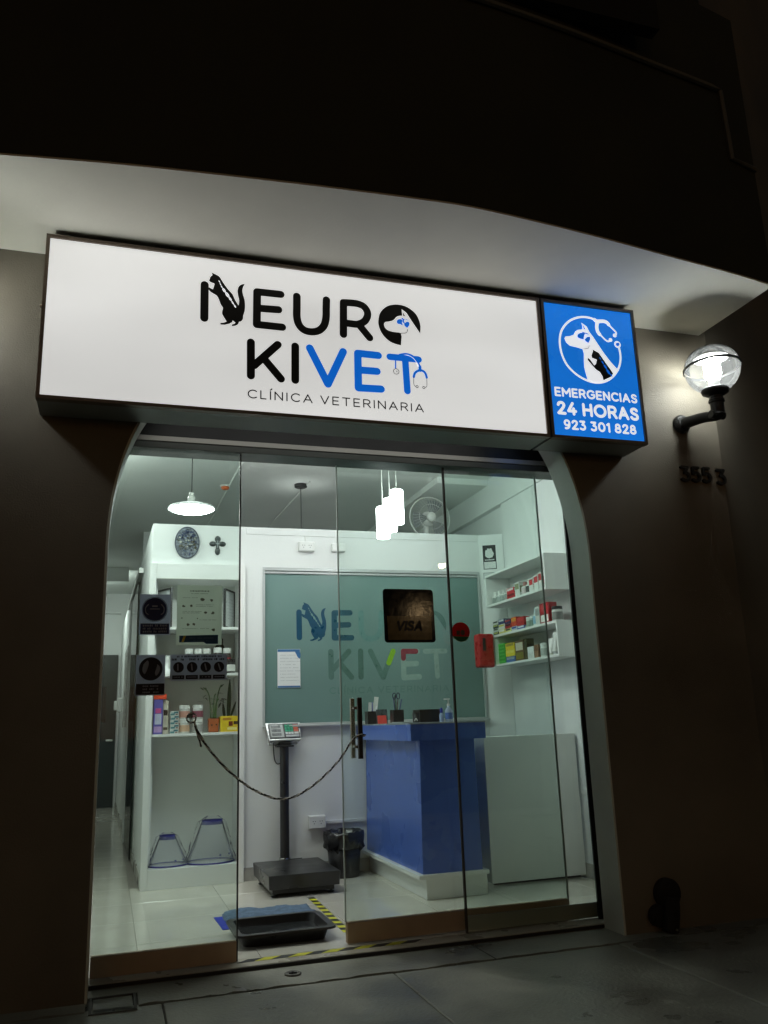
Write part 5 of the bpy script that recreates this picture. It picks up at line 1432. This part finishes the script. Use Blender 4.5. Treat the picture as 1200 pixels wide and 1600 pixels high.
on_shelf(1, 807.5, 819, .032, 'b', 'blue and white carton under a red one on the middle wall shelf', 'box', (70, 90, 170), (215, 220, 225), group=G1)
on_shelf(1, 807.5, 819, .07, 'b', 'wide red carton on top of a blue and white one on the middle wall shelf', 'box', (175, 35, 40), (205, 55, 55), group=G1, z=ZR[1] + .033)
on_shelf(1, 820.5, 825.5, .088, 'j', 'slim white vial, inner one of two on the middle wall shelf', 'bottle', WH, WH, (150, 165, 150), group=G1)
on_shelf(1, 826, 831, .088, 'j', 'slim green grey vial, outer one of two on the middle wall shelf', 'bottle', (170, 185, 175), WH, (120, 140, 128), group=G1)
on_shelf(1, 831.5, 836.5, .148, 'v', 'tall white bottle with light blue label on the middle wall shelf', 'bottle', WH, (210, 225, 235), (140, 180, 205), group=G1)
on_shelf(1, 837, 844, .145, 'b', 'tall grey and white carton on the middle wall shelf', 'box', (205, 205, 200), (150, 152, 150), group=G1, d=.05)
t = on_shelf(1, 844.5, 859, .160, 'b', 'large dark red carton with white triangle on the middle wall shelf', 'box', (160, 25, 35), (185, 35, 45), (225, 225, 220), group=G1, d=.075)
on_shelf(1, 860, 869, .115, 'j', 'white jar with black lid at the outer end of the middle wall shelf', 'jar', (205, 205, 200), (30, 30, 32), (120, 120, 116), group=G1)
for i in range(6):
    on_shelf(2, 778, 790, .028, 'b', f'flat green carton, {["bottom", "second", "third", "fourth", "fifth", "top"][i]} of its stack in the lower wall shelf', 'box', (45, 160, 55), (90, 190, 90), group=G2, z=ZR[2] + i * .0288)
on_shelf(2, 790.5, 805, .05, 'b', 'blue grey carton under the yellow ones in the lower wall shelf', 'box', (60, 100, 160), (150, 165, 175), group=G2)
on_shelf(2, 790.5, 805, .055, 'b', 'yellow carton, lower of two in the lower wall shelf', 'box', (225, 205, 60), (235, 220, 110), group=G2, z=ZR[2] + .051)
on_shelf(2, 790.5, 804.5, .055, 'b', 'yellow carton, upper of two in the lower wall shelf', 'box', (225, 200, 50), (150, 140, 70), group=G2, z=ZR[2] + .107)
on_shelf(2, 805.5, 819, .165, 'b', 'brown and white carton with animal print in the lower wall shelf', 'box', (95, 75, 50), (215, 205, 185), (120, 115, 50), group=G2)
on_shelf(2, 819.5, 824, .17, 'b', 'narrow dark olive carton beside the animal print box', 'box', (75, 72, 45), (50, 48, 35), group=G2)
on_shelf(2, 824.5, 834.5, .098, 'b', 'plain white carton in the lower wall shelf', 'box', (215, 218, 216), (225, 226, 224), group=G2)
on_shelf(2, 835, 841.5, .105, 'b', 'brown carton with pale foot in the lower wall shelf', 'box', (150, 115, 90), (120, 85, 65), group=G2)
on_shelf(2, 842, 850, .108, 'j', 'white round jar with faint print in the lower wall shelf', 'jar', WH, WH, (175, 180, 175), group=G2)
on_shelf(2, 853, 860, .135, 't', 'white squeeze tube, shorter one at the outer end of the lower wall shelf', 'tube', WH, (200, 205, 190), group=G2)
on_shelf(2, 861, 867.5, .175, 't', 'white squeeze tube, taller one at the outer end of the lower wall shelf', 'tube', WH, (190, 195, 195), group=G2)

# red dispenser hung at the inner end of the lower box
rd = thing('red_dispenser', (3.06, 6.72, 1.57), 'rounded red wall dispenser with a dark window beside the shelves', 'dispenser')
obj('shell', box(2.995, 3.145, 6.70, 6.80, 1.575, 1.862), C(175, 25, 32, .3), rd, bevel=.018, seg=3)
obj('window', box(3.035, 3.062, 6.694, 6.699, 1.715, 1.825), black_p, rd, bevel=.002)
obj('bracket', box(3.05, 3.154, 6.742, 6.79, 1.62, 1.80), C(150, 20, 28, .4), rd)
# stickers on the angled wall end
def on_end(u, v, l):
    d = Vector((XRW - 3.19, 6.90 - 7.0, 0)).normalized(); nrm = Vector((d.y, -d.x, 0))
    p = Vector((3.19, 7.0, 0)) + d * u + nrm * (l + .001)
    return (p.x, p.y, v)
ws = thing('wall_notice', (3.25, 6.97, 2.5), 'black and white notice with a hand drawing on the wall above the shelves', 'notice')
p = Print(on_end, .0005); p.rect(.035, .155, 2.475, 2.70); flat_obj('sheet', p, C(35, 37, 40), ws)
p = Print(on_end, .0015); p.poly(cv([(.055, 2.60), (.06, 2.65), (.075, 2.655), (.08, 2.67), (.1, 2.665), (.115, 2.67), (.125, 2.64), (.135, 2.62), (.12, 2.585), (.08, 2.58), (.055, 2.60)], 2)[:-1]); p.rect(.042, .148, 2.482, 2.545); dashes(p, .05, .14, 2.556, .014, .003, 300); flat_obj('print', p, C(215, 218, 216), ws)
ws = thing('wall_notice', (3.25, 6.97, 2.4), 'small white notice with a thin dark border under the hand notice', 'notice')
p = Print(on_end, .0005); p.rect(.03, .15, 2.385, 2.445); flat_obj('sheet', p, C(95, 100, 102), ws)
p = Print(on_end, .0012); p.rect(.034, .146, 2.389, 2.441); flat_obj('print_field', p, C(205, 210, 208), ws)
p = Print(on_end, .002); dashes(p, .06, .13, 2.405, .012, .003, 301); flat_obj('text_lines', p, C(120, 125, 128), ws)

# ---------------------------------------------------------------- lights of the shop
disc_m = lampmat('lamp_disc_white', (.93, 1.0, .985), 38)
cyl_m = lampmat('lamp_glass_white', (.93, 1.0, .985), 25)
dl = thing('pendant_lamp', (.505, 6.0, 2.64), 'lit flat disc pendant lamp with a wide reflector near the corridor', 'lamp')
obj('diffuser', lathe([(.0, .0), (.08, -.006), (.135, .004), (.14, .016), (.0, .016)], (.505, 6.0, 2.665), 40), disc_m, dl, smooth=True)
obj('reflector', lathe([(.165, .012), (.158, .022), (.10, .045), (.045, .058), (.045, .0605), (.10, .050), (.16, .028), (.169, .014)], (.505, 6.0, 2.665), 40, closed=True), mat('reflector_white', (.8, .82, .82), .3), dl, smooth=True)
obj('socket', lathe([(.03, .055), (.03, .10), (.022, .115), (.022, .135), (.008, .14)], (.505, 6.0, 2.665), 20), steel, dl, smooth=False)
obj('cord', tube([(.505, 6.0, 2.80), (.505, 6.0, ZCE - .03)], .0035, 6), mat('cord_cloth', (.008, .008, .008), .95), dl)
obj('ceiling_rose', lathe([(.05, -.03), (.055, -.02), (.055, -.0005)], (.505, 6.0, ZCE), 20), black_p, dl)
cl = thing('pendant_cluster', (2.03, 6.05, 2.55), 'cluster of three lit white cylinder pendants over the reception desk', 'lamp')
for (px, y, z0, z1) in ((620.5, 5.95, 2.620, 2.885), (609.5, 6.06, 2.585, 2.845), (598, 6.17, 2.553, 2.805)):
    x = at(px, 800, y=y).x
    obj('glass_shade', lathe([(.0, .004), (.048, .0), (.052, .006), (.052, (z1 - z0) - .012), (.046, (z1 - z0)), (.0, (z1 - z0))], (x, y, z0), 28), cyl_m, cl, smooth=False)
    obj('seam_ring', lathe([(.0535, .0), (.0535, .004)], (x, y, z0 + (z1 - z0) * .28), 28)[0:1] + (lathe([(.0535, .0), (.0535, .004)], (x, y, z0 + (z1 - z0) * .28), 28)[1][:-2],), white_p, cl)
    obj('cap', lathe([(.018, .001), (.016, .02), (.006, .03)], (x, y, z1), 14), steel, cl)
    obj('cord', tube([(x, y, z1 + .028), (x, y, ZCE - .03)], .003, 6), white_p, cl)
obj('ceiling_plate', box(1.92, 2.14, 5.87, 6.25, ZCE - .03, ZCE - .0005), board_white, cl, bevel=.004)

# back room: dark pendant rose with cord, sensor, conduits, fan
c = at(470, 757, z=ZCE)
t = thing('pendant_rose', (c.x, c.y, ZCE - .04), 'black ceiling rose with a thin cord hanging behind the partition', 'lamp cord')
obj('rose', lathe([(.045, -.035), (.06, -.028), (.062, -.0006)], (c.x, c.y, ZCE), 24), black_p, t)
obj('cord', tube([(c.x, c.y, ZCE - .036), (c.x, c.y, 2.66)], .0035, 6), black_p, t)
obj('shade', lathe([(.14, 2.48), (.13, 2.53), (.07, 2.60), (.03, 2.66), (.03, 2.664), (.074, 2.604), (.134, 2.534), (.144, 2.48)], (c.x, c.y, 0), 28, closed=True), black_p, t, smooth=True)
obj('bulb', lathe([(.0, 2.46), (.04, 2.475), (.055, 2.51), (.04, 2.56), (.02, 2.60)], (c.x, c.y, 0), 18), lampmat('back_lamp_white', (.93, 1.0, .96), 200), t, smooth=True)
c = at(352, 759, z=ZCE)
t = thing('ceiling_sensor', (c.x, c.y, ZCE - .04), 'small orange and white ceiling sensor beyond the partition', 'sensor')
obj('base', lathe([(.05, -.014), (.052, -.0006)], (c.x, c.y, ZCE), 24), white_p, t)
obj('dome', lathe([(.0, -.04), (.03, -.036), (.042, -.0145)], (c.x, c.y, ZCE), 24), C(215, 110, 60, .35), t, smooth=True)
for (pa, pb, nm) in (((372, 735), (330, 812), 'thin white conduit on the ceiling beside the orange sensor'), ((472, 766), (420, 823), 'thin white conduit on the ceiling beside the black rose')):
    a_, b_ = at(*pa, z=ZCE - .01), at(*pb, z=ZCE - .01)
    t = thing('ceiling_conduit', tuple((a_ + b_) / 2), nm, 'conduit')
    d_ = (b_ - a_).normalized()
    obj('pipe', tube([a_ - d_ * .3, b_ + d_ * .6], .0095, 8), ceil_white, t)
cor_m = lampmat('corridor_fill_white', (.95, 1.0, .95), 80)  # unseen ceiling lamps, added to brighten the corridor and reception
rec_m = lampmat('reception_fill_white', (.95, 1.0, .97), 33)
for (lx, ly, lab) in ((.25, 5.55, 'added unseen round fill lamp on the reception ceiling nearest the corridor'), (1.40, 5.80, 'added unseen round fill lamp on the reception ceiling before the desk'), (-.14, 6.80, 'added unseen round fill lamp on the ceiling where the corridor starts'), (-.12, 12.80, 'added unseen round fill lamp on the ceiling beyond the corridor beam')):
    t = thing('fill_lamp', (lx, ly, ZCE - .06), lab, 'lamp', 'added unseen fill lamps of the shop')
    obj('base', lathe([(.15, -.03), (.15, -.0006)], (lx, ly, ZCE), 28), white_p, t)
    obj('diffuser', lathe([(.0, -.085), (.08, -.08), (.125, -.065), (.14, -.0305)], (lx, ly, ZCE), 28), rec_m if ly < 6 else cor_m, t, smooth=True)
fn = thing('wall_fan', (2.88, 7.5, 2.8), 'white wall fan with grey blades showing above the partition', 'fan')
fc = Vector((2.885, 7.42, 3.055)); FR = .205
def fp(r, an, dy=0): return (fc.x + r * math.cos(an), fc.y + dy, fc.z + r * math.sin(an))
obj('guard_ring', tube([fp(FR, 2 * math.pi * k / 40) for k in range(41)], .006, 6, False), white_p, fn, smooth=True)
gw = []
for k in range(36):
    an = 2 * math.pi * k / 36
    gw.append(tube([fp(.045, an, -.055), fp(.12, an + .05, -.05), fp(.18, an + .08, -.03), fp(FR, an + .1, 0)], .0011, 4))
go = obj('guard_wires', join(*gw), white_p, fn); go['kind'] = 'stuff'
obj('guard_ring', tube([fp(.125, 2 * math.pi * k / 40, -.05) for k in range(41)], .0018, 5, False), white_p, fn, smooth=True)
blade_m = C(120, 124, 126, .35)
for k in range(3):
    an0 = R(70 + 120 * k); v, f = [], []
    for i in range(8):
        t_ = i / 7; rr = .035 + .145 * t_; hw = .42 + .25 * math.sin(math.pi * t_ * .8)
        for j in range(5):
            s_ = j / 4 - .5
            v.append(fp(rr, an0 + hw * s_ * 1.5, -.01 + .03 * s_))
    for i in range(7):
        for j in range(4): f.append((i * 5 + j, i * 5 + j + 1, i * 5 + j + 6, i * 5 + j + 5))
    obj('blade', (v, f), blade_m, fn, smooth=True)
obj('hub', lathe([(.0, .066), (.03, .064), (.045, .056), (.046, .03)], tuple(fc), 24, 'Y'), white_p, fn, smooth=True)
obj('motor', lathe([(.07, -.02), (.075, -.05), (.06, -.12), (.0, -.13)], tuple(fc), 20, 'Y'), white_p, fn, smooth=True)
obj('mount_arm', join(tube([(fc.x, fc.y + .09, fc.z), (fc.x, fc.y + .12, fc.z - .2)], .025, 10), box(fc.x - .05, fc.x + .05, fc.y + .09, fc.y + .16, 2.5, fc.z - .19)), white_p, fn)

# ---------------------------------------------------------------- street lamp across the road, seen mirrored in the glass
sl = thing('street_lamp', (lp.x, lp.y - 1.2, -.18), 'warm sodium street lamp on a pole across the road, mirrored in the glass', 'street lamp')
obj('pole', tube([(lp.x, lp.y - 1.2, -.18), (lp.x, lp.y - 1.2, lp.z - .5), (lp.x, lp.y - 1.0, lp.z + .05), (lp.x, lp.y - .3, lp.z + .12)], [.08, .06, .05, .04], 10), black_m, sl, smooth=True)
obj('head', box(lp.x - .12, lp.x + .12, lp.y - .35, lp.y + .25, lp.z + .06, lp.z + .16), mat('lamp_head', (.2, .2, .2), .5), sl, bevel=.03)
obj('lens', lathe([(.0, -.07), (.07, -.05), (.11, 0), (.11, .055)], (lp.x, lp.y, lp.z), 20), lampmat('sodium_light', (1.0, .68, .34), 270), sl, smooth=True)
